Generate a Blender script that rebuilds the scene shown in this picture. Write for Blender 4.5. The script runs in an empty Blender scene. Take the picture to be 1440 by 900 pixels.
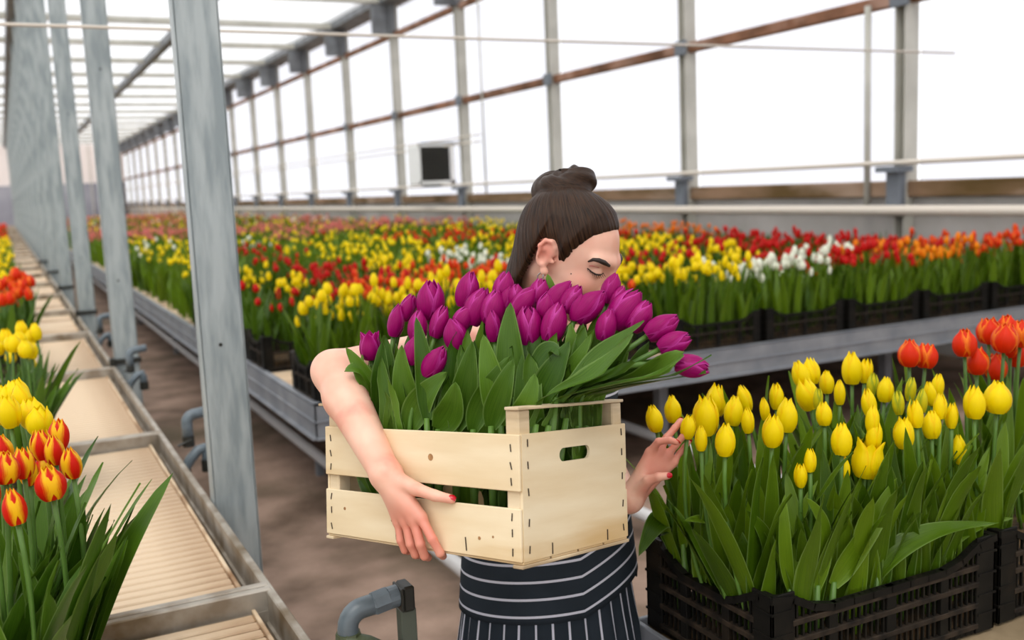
import bpy, math, random
import numpy as np
from mathutils import Vector, Matrix, noise
random.seed(7); RNG = np.random.default_rng(7)
SC = bpy.context.scene
COL = SC.collection

# ------------------------------------------------------------------ camera
FPX = 1403.0; YAW = 0.464795; PITCH = 0.1332806; ROLL = -0.0428437
CAM = np.array([0.0, 0.0, 1.6])
_f = np.array([math.sin(YAW)*math.cos(PITCH), math.cos(YAW)*math.cos(PITCH), -math.sin(PITCH)])
_r = np.array([math.cos(YAW), -math.sin(YAW), 0.0]); _u = np.cross(_r, _f)
RGT = math.cos(ROLL)*_r + math.sin(ROLL)*_u
UPV = -math.sin(ROLL)*_r + math.cos(ROLL)*_u
FWD = _f
HR = _r.copy(); HB = np.array([math.sin(YAW), math.cos(YAW), 0.0])      # level right / level away
cd = bpy.data.cameras.new('camera'); cam = bpy.data.objects.new('camera', cd); COL.objects.link(cam)
m = Matrix(((RGT[0], UPV[0], -FWD[0], CAM[0]), (RGT[1], UPV[1], -FWD[1], CAM[1]), (RGT[2], UPV[2], -FWD[2], CAM[2]), (0, 0, 0, 1)))
cam.matrix_world = m
cd.sensor_width = 36.0; cd.lens = FPX/1440*36.0; cd.clip_start = 0.05; cd.clip_end = 300
cd.dof.use_dof = True; cd.dof.focus_distance = 1.78; cd.dof.aperture_fstop = 3.4
SC.camera = cam

# ------------------------------------------------------------------ sky and exposure
w = bpy.data.worlds.new('overcast_sky'); SC.world = w; w.use_nodes = True
bg = w.node_tree.nodes['Background']; bg.inputs[0].default_value = (0.95, 0.965, 1.0, 1); bg.inputs[1].default_value = 1.5
sd = bpy.data.lights.new('sun', 'SUN'); sun = bpy.data.objects.new('sun', sd); COL.objects.link(sun)
sd.energy = 3.1; sd.angle = math.radians(38); sd.color = (1.0, 0.965, 0.9)
sun.rotation_euler = (math.radians(24), math.radians(-20), math.radians(0))
SC.view_settings.view_transform = 'Standard'; SC.view_settings.look = 'None'
SC.view_settings.exposure = 0.0; SC.view_settings.gamma = 1.0; SC.view_settings.use_curve_mapping = False
SC.cycles.max_bounces = 8; SC.cycles.transparent_max_bounces = 16; SC.cycles.diffuse_bounces = 4
SC.cycles.caustics_reflective = False; SC.cycles.caustics_refractive = False

# ------------------------------------------------------------------ helpers
def ray(x, y): return RGT*((x-720)/FPX) + UPV*(-(y-450)/FPX) + FWD
def at(x, y, d): return CAM + d*ray(x, y)                      # pixel of the photo and view depth -> point
def on(x, y, ax, val):
    r = ray(x, y); return CAM + r*((val-CAM[ax])/r[ax])
def px(p):
    q = np.asarray(p, float)-CAM; d = q@FWD
    return 720+FPX*(q@RGT)/d, 450-FPX*(q@UPV)/d, d
def V3(*a): return np.array(a, float)
def nrm(v): v = np.asarray(v, float); return v/(np.linalg.norm(v)+1e-12)

class MB:
    def __init__(s): s.v = []; s.f = []; s.n = 0; s.uv = []; s.mi = []
    def add(s, v, f, uv=None, mi=0):
        v = np.asarray(v, float).reshape(-1, 3)
        s.v.append(v); s.f += [tuple(i+s.n for i in q) for q in f]; s.mi += [mi]*len(f)
        s.uv.append(np.zeros((len(v), 2)) if uv is None else np.asarray(uv, float)); s.n += len(v); return s
    def box(s, lo, hi, bev=0.0):
        x0, y0, z0 = lo; x1, y1, z1 = hi
        return s.obox(((x0+x1)/2, (y0+y1)/2, (z0+z1)/2), (1, 0, 0), (0, 1, 0), (0, 0, 1), abs(x1-x0)/2, abs(y1-y0)/2, abs(z1-z0)/2, bev)
    def obox(s, c, ax, ay, az, hx, hy, hz, bev=0.0):
        c, ax, ay, az = map(lambda q: np.asarray(q, float), (c, ax, ay, az))
        if bev <= 0:
            v = [c+ax*hx*a+ay*hy*b+az*hz*d for d in (-1, 1) for a, b in ((-1, -1), (1, -1), (1, 1), (-1, 1))]
            return s.add(v, [(3, 2, 1, 0), (4, 5, 6, 7), (0, 1, 5, 4), (1, 2, 6, 5), (2, 3, 7, 6), (3, 0, 4, 7)])
        b = min(bev, hx*.9, hy*.9, hz*.9)
        v = []                                     # chamfered box: 3 verts per corner
        idx = {}
        for i in (-1, 1):
            for j in (-1, 1):
                for k in (-1, 1):
                    for t in range(3):
                        h = [hx-b, hy-b, hz-b]; h[t] = (hx, hy, hz)[t]
                        idx[(i, j, k, t)] = len(v); v.append(c+ax*i*h[0]+ay*j*h[1]+az*k*h[2])
        F = []
        q4 = ((-1, -1), (1, -1), (1, 1), (-1, 1))
        for sgn in (-1, 1):
            for t in range(3):
                q = []
                for a, bb in q4:
                    co = [0, 0, 0]; co[t] = sgn; co[(t+1) % 3] = a; co[(t+2) % 3] = bb
                    q.append(idx[(*co, t)])
                F.append(tuple(q) if sgn > 0 else tuple(reversed(q)))
        for t in range(3):
            u_, w_ = (t+1) % 3, (t+2) % 3
            for a in (-1, 1):
                for bb in (-1, 1):
                    def I(sg, tt):
                        co = [0, 0, 0]; co[t] = sg; co[u_] = a; co[w_] = bb; return idx[(*co, tt)]
                    q = (I(-1, u_), I(1, u_), I(1, w_), I(-1, w_))
                    F.append(q if a*bb < 0 else tuple(reversed(q)))
        for i in (-1, 1):
            for j in (-1, 1):
                for k in (-1, 1):
                    q = tuple(idx[(i, j, k, t)] for t in range(3))
                    F.append(q if i*j*k > 0 else tuple(reversed(q)))
        return s.add(v, F)
    def tube(s, pts, rad, seg=10, cap=True):
        P = np.asarray(pts, float); n = len(P); R = np.full(n, rad) if np.isscalar(rad) else np.asarray(rad, float)
        T = np.gradient(P, axis=0); T /= np.linalg.norm(T, axis=1)[:, None]+1e-12
        a = V3(0, 0, 1) if abs(T[0][2]) < .9 else V3(1, 0, 0)
        N = nrm(np.cross(a, T[0])); vs = []
        for i in range(n):
            N = nrm(N-T[i]*(N@T[i])); B = np.cross(T[i], N)
            for k in range(seg):
                t = 2*math.pi*k/seg; vs.append(P[i]+R[i]*(math.cos(t)*N+math.sin(t)*B))
        F = [(i*seg+k, i*seg+(k+1) % seg, (i+1)*seg+(k+1) % seg, (i+1)*seg+k) for i in range(n-1) for k in range(seg)]
        if cap: F += [tuple(reversed(range(seg))), tuple(range((n-1)*seg, n*seg))]
        return s.add(vs, F)
    def grid(s, P, mi=0, uv=None):
        P = np.asarray(P, float); a, b = P.shape[:2]
        F = [(i*b+j, i*b+j+1, (i+1)*b+j+1, (i+1)*b+j) for i in range(a-1) for j in range(b-1)]
        return s.add(P.reshape(-1, 3), F, None if uv is None else np.asarray(uv).reshape(-1, 2), mi)
    def mesh(s, name, mats, off=(0, 0, 0), smooth=False, uv=False):
        me = bpy.data.meshes.new(name)
        v = np.concatenate(s.v)-np.asarray(off, float)
        me.from_pydata(v.tolist(), [], s.f)
        for q in (mats if isinstance(mats, (list, tuple)) else [mats]): me.materials.append(q)
        if any(s.mi): me.polygons.foreach_set('material_index', s.mi)
        if smooth: me.polygons.foreach_set('use_smooth', [True]*len(s.f))
        if uv:
            U = np.concatenate(s.uv); l = me.uv_layers.new(name='UVMap')
            li = np.empty(len(me.loops), int); me.loops.foreach_get('vertex_index', li)
            l.data.foreach_set('uv', U[li].ravel())
        me.update(); return me

def lin(c):
    c = np.asarray(c, float)/255; return tuple(np.where(c <= .04045, c/12.92, ((c+.055)/1.055)**2.4))
_origin = {}
def link(o): COL.objects.link(o); return o
def tag(o, label, cat, group=None, kind=None):
    if label: o['label'] = label
    if cat: o['category'] = cat
    if group: o['group'] = group
    if kind: o['kind'] = kind
    return o
def thing(name, loc, label=None, cat=None, group=None, kind=None):
    o = link(bpy.data.objects.new(name, None)); o.location = tuple(loc); o.empty_display_size = .05
    _origin[o.name] = np.asarray(loc, float); return tag(o, label, cat, group, kind)
def obj(name, mb, mats, parent=None, smooth=False, uv=False, loc=None):
    """mesh given in world coordinates; parts share their thing's origin"""
    if parent is not None: off = _origin[parent.name]
    else: off = np.asarray(loc if loc is not None else (0, 0, 0), float)
    o = link(bpy.data.objects.new(name, mb.mesh(name, mats, off, smooth, uv)))
    if parent is not None: o.parent = parent
    else: o.location = tuple(off)
    _origin[o.name] = off; return o
def inst(name, me, parent, M=None):
    o = link(bpy.data.objects.new(name, me)); o.parent = parent
    if M is not None: o.matrix_local = M
    _origin[o.name] = _origin[parent.name]; return o
ONES = ['', 'first', 'second', 'third', 'fourth', 'fifth', 'sixth', 'seventh', 'eighth', 'ninth', 'tenth', 'eleventh', 'twelfth', 'thirteenth', 'fourteenth', 'fifteenth', 'sixteenth', 'seventeenth', 'eighteenth', 'nineteenth']
TENS = ['', '', 'twent', 'thirt', 'fort', 'fift', 'sixt', 'sevent', 'eight', 'ninet']
def ordinal(n):
    if n < 20: return ONES[n]
    return TENS[n//10]+('ieth' if n % 10 == 0 else 'y-'+ONES[n % 10])

# ------------------------------------------------------------------ materials
def mat(name, c1, c2=None, scale=5.0, rough=.6, metal=0.0, bump=0.0, stretch=(1, 1, 1), lo=.35, hi=.65, detail=4, transl=0.0, spec=.5, bscale=None, rot=(0, 0, 0), sss=0.0, c3=None, s3=1.0):
    M = bpy.data.materials.new(name); M.use_nodes = True; nt = M.node_tree; N = nt.nodes; L = nt.links
    b = N['Principled BSDF']; b.inputs['Roughness'].default_value = rough; b.inputs['Metallic'].default_value = metal
    b.inputs['Specular IOR Level'].default_value = spec; b.inputs['Base Color'].default_value = (*c1, 1)
    colout = None
    if c2 is not None or bump > 0:
        tc = N.new('ShaderNodeTexCoord'); mp = N.new('ShaderNodeMapping'); mp.inputs['Scale'].default_value = stretch; mp.inputs['Rotation'].default_value = rot
        L.new(tc.outputs['Object'], mp.inputs['Vector'])
    if c2 is not None:
        no = N.new('ShaderNodeTexNoise'); no.inputs['Scale'].default_value = scale; no.inputs['Detail'].default_value = detail
        L.new(mp.outputs[0], no.inputs['Vector'])
        cr = N.new('ShaderNodeValToRGB'); cr.color_ramp.elements[0].position = lo; cr.color_ramp.elements[1].position = hi
        cr.color_ramp.elements[0].color = (*c1, 1); cr.color_ramp.elements[1].color = (*c2, 1)
        L.new(no.outputs['Fac'], cr.inputs['Fac']); colout = cr.outputs['Color']
        if c3 is not None:
            n3 = N.new('ShaderNodeTexNoise'); n3.inputs['Scale'].default_value = s3; n3.inputs['Detail'].default_value = 5; L.new(mp.outputs[0], n3.inputs['Vector'])
            mr = N.new('ShaderNodeMapRange'); mr.inputs[1].default_value = .52; mr.inputs[2].default_value = .68; L.new(n3.outputs['Fac'], mr.inputs[0])
            mx = N.new('ShaderNodeMixRGB'); mx.inputs[2].default_value = (*c3, 1); L.new(mr.outputs[0], mx.inputs[0]); L.new(colout, mx.inputs[1]); colout = mx.outputs[0]
        L.new(colout, b.inputs['Base Color'])
    if bump > 0:
        nb = N.new('ShaderNodeTexNoise'); nb.inputs['Scale'].default_value = bscale or scale*3; nb.inputs['Detail'].default_value = 5
        L.new(mp.outputs[0], nb.inputs['Vector']); bp = N.new('ShaderNodeBump'); bp.inputs['Strength'].default_value = bump; bp.inputs['Distance'].default_value = .01
        L.new(nb.outputs['Fac'], bp.inputs['Height']); L.new(bp.outputs[0], b.inputs['Normal'])
    if sss > 0:
        b.inputs['Subsurface Weight'].default_value = sss; b.inputs['Subsurface Radius'].default_value = (.012, .005, .003); b.inputs['Subsurface Scale'].default_value = 1.0
    if transl > 0:
        tr = N.new('ShaderNodeBsdfTranslucent'); ms = N.new('ShaderNodeMixShader'); ms.inputs[0].default_value = transl
        if colout is not None: L.new(colout, tr.inputs['Color'])
        else: tr.inputs['Color'].default_value = (*c1, 1)
        out = N['Material Output']; L.new(b.outputs[0], ms.inputs[1]); L.new(tr.outputs[0], ms.inputs[2]); L.new(ms.outputs[0], out.inputs['Surface'])
    return M
def pane_mat(name, col, clear, whit=.5):
    M = bpy.data.materials.new(name); M.use_nodes = True; nt = M.node_tree; N = nt.nodes; L = nt.links
    for n in list(N):
        if n.type != 'OUTPUT_MATERIAL': N.remove(n)
    out = [n for n in N if n.type == 'OUTPUT_MATERIAL'][0]
    t = N.new('ShaderNodeBsdfTransparent'); t.inputs[0].default_value = (*col, 1)
    tr = N.new('ShaderNodeBsdfTranslucent'); tr.inputs[0].default_value = (*col, 1)
    df = N.new('ShaderNodeBsdfDiffuse'); df.inputs[0].default_value = (*col, 1)
    a = N.new('ShaderNodeMixShader'); a.inputs[0].default_value = .35; L.new(tr.outputs[0], a.inputs[1]); L.new(df.outputs[0], a.inputs[2])
    mx = N.new('ShaderNodeMixShader'); mx.inputs[0].default_value = 1-clear
    L.new(t.outputs[0], mx.inputs[1]); L.new(a.outputs[0], mx.inputs[2]); L.new(mx.outputs[0], out.inputs['Surface'])
    return M

def petal_mat(name, base, edge=None, e0=.55, e1=.95, dark=.8, tipc=None):
    """petal: UV.x -1..1 across the petal, UV.y 0..1 base to tip"""
    M = bpy.data.materials.new(name); M.use_nodes = True; nt = M.node_tree; N = nt.nodes; L = nt.links
    b = N['Principled BSDF']; b.inputs['Roughness'].default_value = .4; b.inputs['Specular IOR Level'].default_value = .22
    uv = N.new('ShaderNodeUVMap'); sx = N.new('ShaderNodeSeparateXYZ'); L.new(uv.outputs[0], sx.inputs[0])
    oi = N.new('ShaderNodeObjectInfo')
    mp = N.new('ShaderNodeMapping'); mp.inputs['Scale'].default_value = (9, 1.2, 1); L.new(uv.outputs[0], mp.inputs[0])
    no = N.new('ShaderNodeTexNoise'); no.inputs['Scale'].default_value = 2.0; no.inputs['Detail'].default_value = 3; L.new(mp.outputs[0], no.inputs['Vector'])
    m1 = N.new('ShaderNodeMixRGB'); m1.inputs[1].default_value = (*[q*dark for q in base], 1); m1.inputs[2].default_value = (*[min(1, q*1.15) for q in base], 1)
    L.new(no.outputs['Fac'], m1.inputs[0]); col = m1.outputs[0]
    if edge is not None:
        ab = N.new('ShaderNodeMath'); ab.operation = 'ABSOLUTE'; L.new(sx.outputs[0], ab.inputs[0])
        sc = N.new('ShaderNodeMath'); sc.operation = 'MULTIPLY_ADD'; L.new(no.outputs['Fac'], sc.inputs[0]); sc.inputs[1].default_value = .5; L.new(ab.outputs[0], sc.inputs[2])
        ad = N.new('ShaderNodeMath'); ad.operation = 'MULTIPLY_ADD'; L.new(sx.outputs[1], ad.inputs[0]); ad.inputs[1].default_value = .35; L.new(sc.outputs[0], ad.inputs[2])
        mr = N.new('ShaderNodeMapRange'); mr.inputs[1].default_value = e0+.35; mr.inputs[2].default_value = e1+.4; L.new(ad.outputs[0], mr.inputs[0])
        mx = N.new('ShaderNodeMixRGB'); mx.inputs[2].default_value = (*edge, 1); L.new(mr.outputs[0], mx.inputs[0]); L.new(col, mx.inputs[1]); col = mx.outputs[0]
    L.new(col, b.inputs['Base Color'])
    bp = N.new('ShaderNodeBump'); bp.inputs['Strength'].default_value = .25; bp.inputs['Distance'].default_value = .002; L.new(no.outputs['Fac'], bp.inputs['Height']); L.new(bp.outputs[0], b.inputs['Normal'])
    tr = N.new('ShaderNodeBsdfTranslucent'); L.new(col, tr.inputs[0]); ms = N.new('ShaderNodeMixShader'); ms.inputs[0].default_value = .3
    L.new(b.outputs[0], ms.inputs[1]); L.new(tr.outputs[0], ms.inputs[2]); L.new(ms.outputs[0], N['Material Output'].inputs['Surface'])
    return M

def leaf_mat(name, c1, c2):
    M = bpy.data.materials.new(name); M.use_nodes = True; nt = M.node_tree; N = nt.nodes; L = nt.links
    b = N['Principled BSDF']; b.inputs['Roughness'].default_value = .36; b.inputs['Specular IOR Level'].default_value = .3
    uv = N.new('ShaderNodeUVMap'); mp = N.new('ShaderNodeMapping'); mp.inputs['Scale'].default_value = (7, .8, 1); L.new(uv.outputs[0], mp.inputs[0])
    no = N.new('ShaderNodeTexNoise'); no.inputs['Scale'].default_value = 2.0; no.inputs['Detail'].default_value = 3; L.new(mp.outputs[0], no.inputs['Vector'])
    oi = N.new('ShaderNodeObjectInfo')
    ad = N.new('ShaderNodeMath'); ad.operation = 'MULTIPLY_ADD'; L.new(oi.outputs['Random'], ad.inputs[0]); ad.inputs[1].default_value = .7; L.new(no.outputs['Fac'], ad.inputs[2])
    mr = N.new('ShaderNodeMapRange'); mr.inputs[1].default_value = .3; mr.inputs[2].default_value = 1.3; L.new(ad.outputs[0], mr.inputs[0])
    mx = N.new('ShaderNodeMixRGB'); mx.inputs[1].default_value = (*c1, 1); mx.inputs[2].default_value = (*c2, 1); L.new(mr.outputs[0], mx.inputs[0])
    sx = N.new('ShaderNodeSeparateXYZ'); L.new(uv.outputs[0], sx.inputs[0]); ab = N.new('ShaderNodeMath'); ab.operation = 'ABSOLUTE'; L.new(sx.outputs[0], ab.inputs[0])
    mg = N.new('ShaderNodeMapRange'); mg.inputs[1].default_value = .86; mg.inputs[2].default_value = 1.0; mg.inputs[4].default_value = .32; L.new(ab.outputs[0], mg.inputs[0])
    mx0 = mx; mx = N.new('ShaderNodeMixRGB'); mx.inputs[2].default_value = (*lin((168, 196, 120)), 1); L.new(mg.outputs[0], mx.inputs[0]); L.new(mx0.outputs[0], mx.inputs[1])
    L.new(mx.outputs[0], b.inputs['Base Color'])
    bp = N.new('ShaderNodeBump'); bp.inputs['Strength'].default_value = .3; bp.inputs['Distance'].default_value = .002; L.new(no.outputs['Fac'], bp.inputs['Height']); L.new(bp.outputs[0], b.inputs['Normal'])
    tr = N.new('ShaderNodeBsdfTranslucent'); L.new(mx.outputs[0], tr.inputs[0]); ms = N.new('ShaderNodeMixShader'); ms.inputs[0].default_value = .22
    L.new(b.outputs[0], ms.inputs[1]); L.new(tr.outputs[0], ms.inputs[2]); L.new(ms.outputs[0], N['Material Output'].inputs['Surface'])
    return M

MAT = {}
MAT['galv'] = mat('galvanised_steel', lin((172, 180, 180)), lin((140, 150, 152)), scale=26, rough=.5, metal=.2, stretch=(1, 1, .16), rot=(0, .62, 0), bump=.15, detail=6, lo=.4, hi=.62)
MAT['galv_beam'] = mat('galvanised_beam', lin((150, 152, 156)), lin((128, 132, 138)), scale=6, rough=.5, metal=.3)
MAT['alu'] = mat('aluminium_profile', lin((178, 170, 158)), lin((140, 128, 112)), scale=12, rough=.45, metal=.35, c3=lin((110, 92, 66)), s3=5)
MAT['tray'] = mat('stained_tray_board', lin((222, 200, 170)), lin((190, 158, 122)), scale=3, rough=.6, stretch=(.5, 2, 1), c3=lin((128, 90, 54)), s3=1.5, lo=.3, hi=.7)
MAT['gutter'] = mat('grimy_gutter', lin((150, 130, 100)), lin((90, 72, 44)), scale=6, rough=.7)
MAT['floor'] = mat('earth_floor', lin((156, 130, 113)), lin((98, 78, 62)), scale=2.6, rough=.85, bump=.4, bscale=30, detail=7, c3=lin((84, 72, 50)), s3=.8)
MAT['pipe'] = mat('white_pipe', lin((190, 188, 186)), rough=.4)
MAT['creampipe'] = mat('cream_pipe', lin((214, 204, 190)), rough=.5)
MAT['wallpost'] = mat('wall_post_steel', lin((196, 194, 184)), lin((178, 176, 166)), scale=3, rough=.55)
MAT['rust'] = mat('rusty_rail', lin((150, 104, 78)), lin((96, 62, 38)), scale=2.5, rough=.85, stretch=(1, 1, 1), c3=lin((176, 140, 122)), s3=1.6)
MAT['darksteel'] = mat('dark_steel', lin((122, 126, 130)), lin((100, 102, 106)), scale=4, rough=.6)
MAT['plate'] = mat('joint_plate', lin((108, 114, 122)), rough=.6)
MAT['concrete'] = mat('concrete_plinth', lin((190, 186, 182)), lin((166, 162, 156)), scale=1.3, rough=.85, detail=6)
MAT['sill'] = mat('mossy_sill', lin((148, 118, 92)), lin((92, 70, 30)), scale=1.4, rough=.9, stretch=(1, .6, 2), c3=lin((166, 142, 122)), s3=1.1)
MAT['pane'] = pane_mat('frosted_wall_sheet', (.95, .955, .98), .78)
MAT['roofpane'] = pane_mat('roof_glass', (.95, .955, .96), .72)
MAT['endpane'] = pane_mat('hazy_end_sheet', (.88, .83, .80), .25)
MAT['endbase'] = mat('end_wall_base', lin((150, 150, 158)), lin((126, 126, 136)), scale=.6, rough=.8)
MAT['white'] = mat('white_enamel', lin((238, 238, 236)), rough=.45)
MAT['black'] = mat('black_louvre', lin((30, 28, 20)), rough=.6)
MAT['crate'] = mat('black_plastic', lin((26, 24, 20)), lin((16, 15, 13)), scale=14, rough=.5, c3=lin((40, 33, 25)), s3=9, spec=.15)
MAT['crateworn_lit'] = mat('worn_lit_black_plastic', lin((58, 48, 38)), lin((28, 24, 20)), scale=30, rough=.7, spec=.15)  # brown wear on the rails, colour also lightened for light caught on top
MAT['soil'] = mat('bulb_soil', lin((104, 78, 44)), lin((50, 38, 22)), scale=40, rough=.95, bump=.6)
MAT['bulb'] = mat('bulb_skin', lin((186, 150, 96)), lin((130, 92, 48)), scale=30, rough=.7)
MAT['wood'] = mat('pale_poplar', lin((236, 219, 185)), lin((214, 186, 140)), scale=14, rough=.65, detail=6, c3=lin((204, 170, 118)), s3=7, lo=.3, hi=.75, bump=.05)
MAT['woodrough'] = mat('rough_poplar', lin((226, 208, 176)), lin((196, 170, 130)), scale=14, rough=.7, stretch=(1, 1, 3), detail=6, c3=lin((150, 126, 96)), s3=12)
MAT['knot'] = mat('wood_knot', lin((176, 132, 84)), lin((140, 98, 58)), scale=90, rough=.7)
MAT['staple'] = mat('staple_wire', lin((70, 58, 48)), rough=.5, metal=.5)
MAT['pvc'] = mat('grey_pvc', lin((104, 116, 124)), lin((88, 98, 104)), scale=18, rough=.35)
MAT['moss'] = mat('mossy_fitting', lin((88, 96, 76)), lin((62, 70, 40)), scale=60, rough=.7)
MAT['stake'] = mat('dark_green_stake', lin((84, 90, 78)), rough=.5)
MAT['rubber'] = mat('black_clip', lin((34, 34, 28)), rough=.5)
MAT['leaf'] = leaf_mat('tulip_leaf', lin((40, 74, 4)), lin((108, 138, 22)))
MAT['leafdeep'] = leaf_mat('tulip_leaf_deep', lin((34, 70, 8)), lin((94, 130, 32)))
MAT['stem'] = mat('tulip_stem', lin((98, 136, 50)), lin((76, 110, 42)), scale=8, rough=.45, transl=.1)
MAT['purple'] = petal_mat('purple_petal', lin((182, 6, 118)), lin((208, 66, 166)), .75, 1.1, .42)
MAT['yellow'] = petal_mat('yellow_petal', lin((255, 222, 2)), lin((250, 200, 0)), .8, 1.2, .94)
MAT['budyel'] = petal_mat('yellow_green_bud', lin((226, 212, 30)), lin((150, 170, 40)), .5, 1.1, .85)
MAT['redyel'] = petal_mat('flamed_petal', lin((226, 34, 10)), lin((252, 200, 20)), .38, .72, .7)
MAT['redor'] = petal_mat('orange_red_petal', lin((232, 52, 10)), lin((250, 140, 24)), .7, 1.0, .8)
MAT['red'] = petal_mat('red_petal', lin((214, 22, 14)), None, dark=.7)
MAT['orange'] = petal_mat('orange_petal', lin((250, 128, 4)), lin((252, 176, 20)), .5, 1.0, .85)
MAT['white_t'] = petal_mat('white_petal', lin((244, 244, 226)), lin((214, 224, 160)), .9, 1.4, .92)
MAT['pink'] = petal_mat('pink_petal', lin((228, 128, 118)), lin((240, 190, 170)), .5, 1.1, .8)
MAT['skin'] = mat('skin', lin((238, 190, 166)), lin((230, 172, 148)), scale=18, rough=.45, sss=.12, detail=2, spec=.4, c3=lin((220, 142, 124)), s3=9)
def _flush():
    nt = MAT['skin'].node_tree; N = nt.nodes; L = nt.links; b = N['Principled BSDF']; src = b.inputs['Base Color'].links[0].from_socket
    at_ = N.new('ShaderNodeAttribute'); at_.attribute_name = 'flush'
    mx = N.new('ShaderNodeMixRGB'); mx.inputs[2].default_value = (*lin((214, 128, 108)), 1); L.new(at_.outputs['Fac'], mx.inputs[0]); L.new(src, mx.inputs[1]); L.new(mx.outputs[0], b.inputs['Base Color'])
_flush()
MAT['lip'] = mat('lip', lin((190, 92, 92)), rough=.4)
MAT['nail'] = mat('red_nail', lin((190, 12, 34)), rough=.15)
MAT['brow'] = mat('brow_hair', lin((44, 30, 22)), rough=.6)
MAT['silver'] = mat('silver', lin((190, 190, 186)), rough=.25, metal=.9)
MAT['shoe'] = mat('dark_shoe', lin((40, 38, 38)), rough=.5)

# ------------------------------------------------------------------ the setting
XW = 7.15; BAY = 3.1; Y0 = 3.22; YEND = 68.0
bays = [Y0+BAY*k for k in range(-3, 21)]
fl = obj('floor', MB().box((-14, -14, -.2), (60, 110, 0)), MAT['floor']); tag(fl, 'brown earth and concrete floor between the benches', 'floor', kind='structure')

wr = thing('wall_right', (XW, 0, 0), 'long frosted greenhouse wall with rusty rails and grey posts', 'wall', kind='structure')
obj('plinth', MB().box((XW-.02, bays[0], 0), (XW+.2, YEND, 1.36)), MAT['concrete'], wr)
obj('sill', MB().box((XW-.1, bays[0], 1.36), (XW+.22, YEND, 1.5), .01), MAT['sill'], wr)
for z, hh in ((3.06, .055), (4.6, .05)):
    obj('rail', MB().box((XW-.1, bays[0], z-hh), (XW+.0, YEND, z+hh), .01), MAT['rust'], wr)
obj('gutter_beam', MB().box((XW-.35, bays[0], 5.16), (XW+.15, YEND, 5.42), .02), MAT['darksteel'], wr)
for i, y in enumerate(bays):
    obj('post', MB().box((XW-.14, y-.06, 0), (XW+.02, y-.045, 5.2)).box((XW-.14, y+.045, 0), (XW+.02, y+.06, 5.2)).box((XW-.03, y-.045, 0), (XW+.02, y+.045, 5.2)), MAT['wallpost'], wr)
    obj('joint_plate', MB().box((XW-.17, y-.1, 2.98), (XW-.14, y+.1, 3.14), .004), MAT['plate'], wr)
    obj('base_bracket', MB().box((XW-.22, y-.08, 1.2), (XW-.14, y+.08, 1.62), .01).box((XW-.3, y-.12, 1.58), (XW-.1, y+.12, 1.63)), MAT['plate'], wr)
    obj('knee_bracket', MB().box((XW-.5, y-.03, 4.6), (XW-.1, y+.03, 5.2), .01).box((XW-.16, y-.1, 4.6), (XW-.05, y+.1, 5.2)), MAT['darksteel'], wr)
    if i+1 < len(bays):
        y2 = bays[i+1]
        for z0, z1 in ((1.5, 3.0), (3.11, 4.55), (4.65, 5.16)):
            obj('pane', MB().box((XW+.05, y+.06, z0), (XW+.058, y2-.06, z1)), MAT['pane'], wr)
for z, r, m_, dx in ((1.66, .022, 'creampipe', -.2), (1.25, .045, 'creampipe', -.26), (2.34, .014, 'creampipe', -.16), (2.45, .014, 'creampipe', -.16)):
    ya = bays[0] if z < 2 else 14.8
    obj('wall_pipe', MB().tube([(XW+dx, ya, z), (XW+dx, YEND, z)], r, 8), MAT[m_], wr, smooth=True)
for y, z0, z1 in ((6.7, 1.2, 3.05), (14.75, 1.5, 4.6)):
    obj('drop_pipe', MB().tube([(XW-.12, y, z0), (XW-.12, y, z1)], .03 if y < 8 else .018, 8), MAT['wallpost'], wr, smooth=True)

wb = thing('wall_back', (0, YEND, 0), 'far end wall of the greenhouse, hazy pale sheets', 'wall', kind='structure')
obj('base_panel', MB().box((-9, YEND, 0), (XW, YEND+.2, 2.9)), MAT['endbase'], wb)
for k in range(8):
    x0 = -9+k*2.02
    obj('pane', MB().box((x0, YEND+.05, 2.9), (x0+1.96, YEND+.06, 5.3)), MAT['endpane'], wb)
    obj('mullion', MB().box((x0+1.96, YEND-.05, 0), (x0+2.02, YEND+.08, 5.3)), MAT['wallpost'], wb)
obj('corner_post', MB().box((XW-.8, YEND-.5, 0), (XW-.35, YEND-.1, 5.2)), MAT['rust'], wb)

ce = thing('ceiling', (0, 0, 5.3), 'flat glazed greenhouse roof with cross bars', 'roof', kind='structure')
for i, y in enumerate(bays):
    obj('cross_bar', MB().box((-9, y-.065, 5.17), (XW, y+.065, 5.3), .01), MAT['wallpost'], ce)
    if i+1 < len(bays):
        obj('pane', MB().box((-9, y+.065, 5.31), (3.68, bays[i+1]-.065, 5.317)), MAT['roofpane'], ce)
        obj('pane', MB().box((3.78, y+.065, 5.31), (XW, bays[i+1]-.065, 5.317)), MAT['roofpane'], ce)
obj('ridge_beam', MB().box((3.64, bays[0], 5.1), (3.82, YEND, 5.3), .01), MAT['darksteel'], ce)
obj('gutter', MB().box((.42, bays[0], 5.16), (.72, YEND, 5.42), .02), MAT['darksteel'], ce)
cwire = obj('roof_pipe', MB().tube([(-3, 5.8, on(0, 34, 1, 5.8)[2]), (XW-.1, 5.8, on(0, 34, 1, 5.8)[2]+.0)], .009, 8), MAT['creampipe'], smooth=True)
tag(cwire, 'thin pale pipe stretched crosswise high under the roof', 'pipe')

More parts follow.
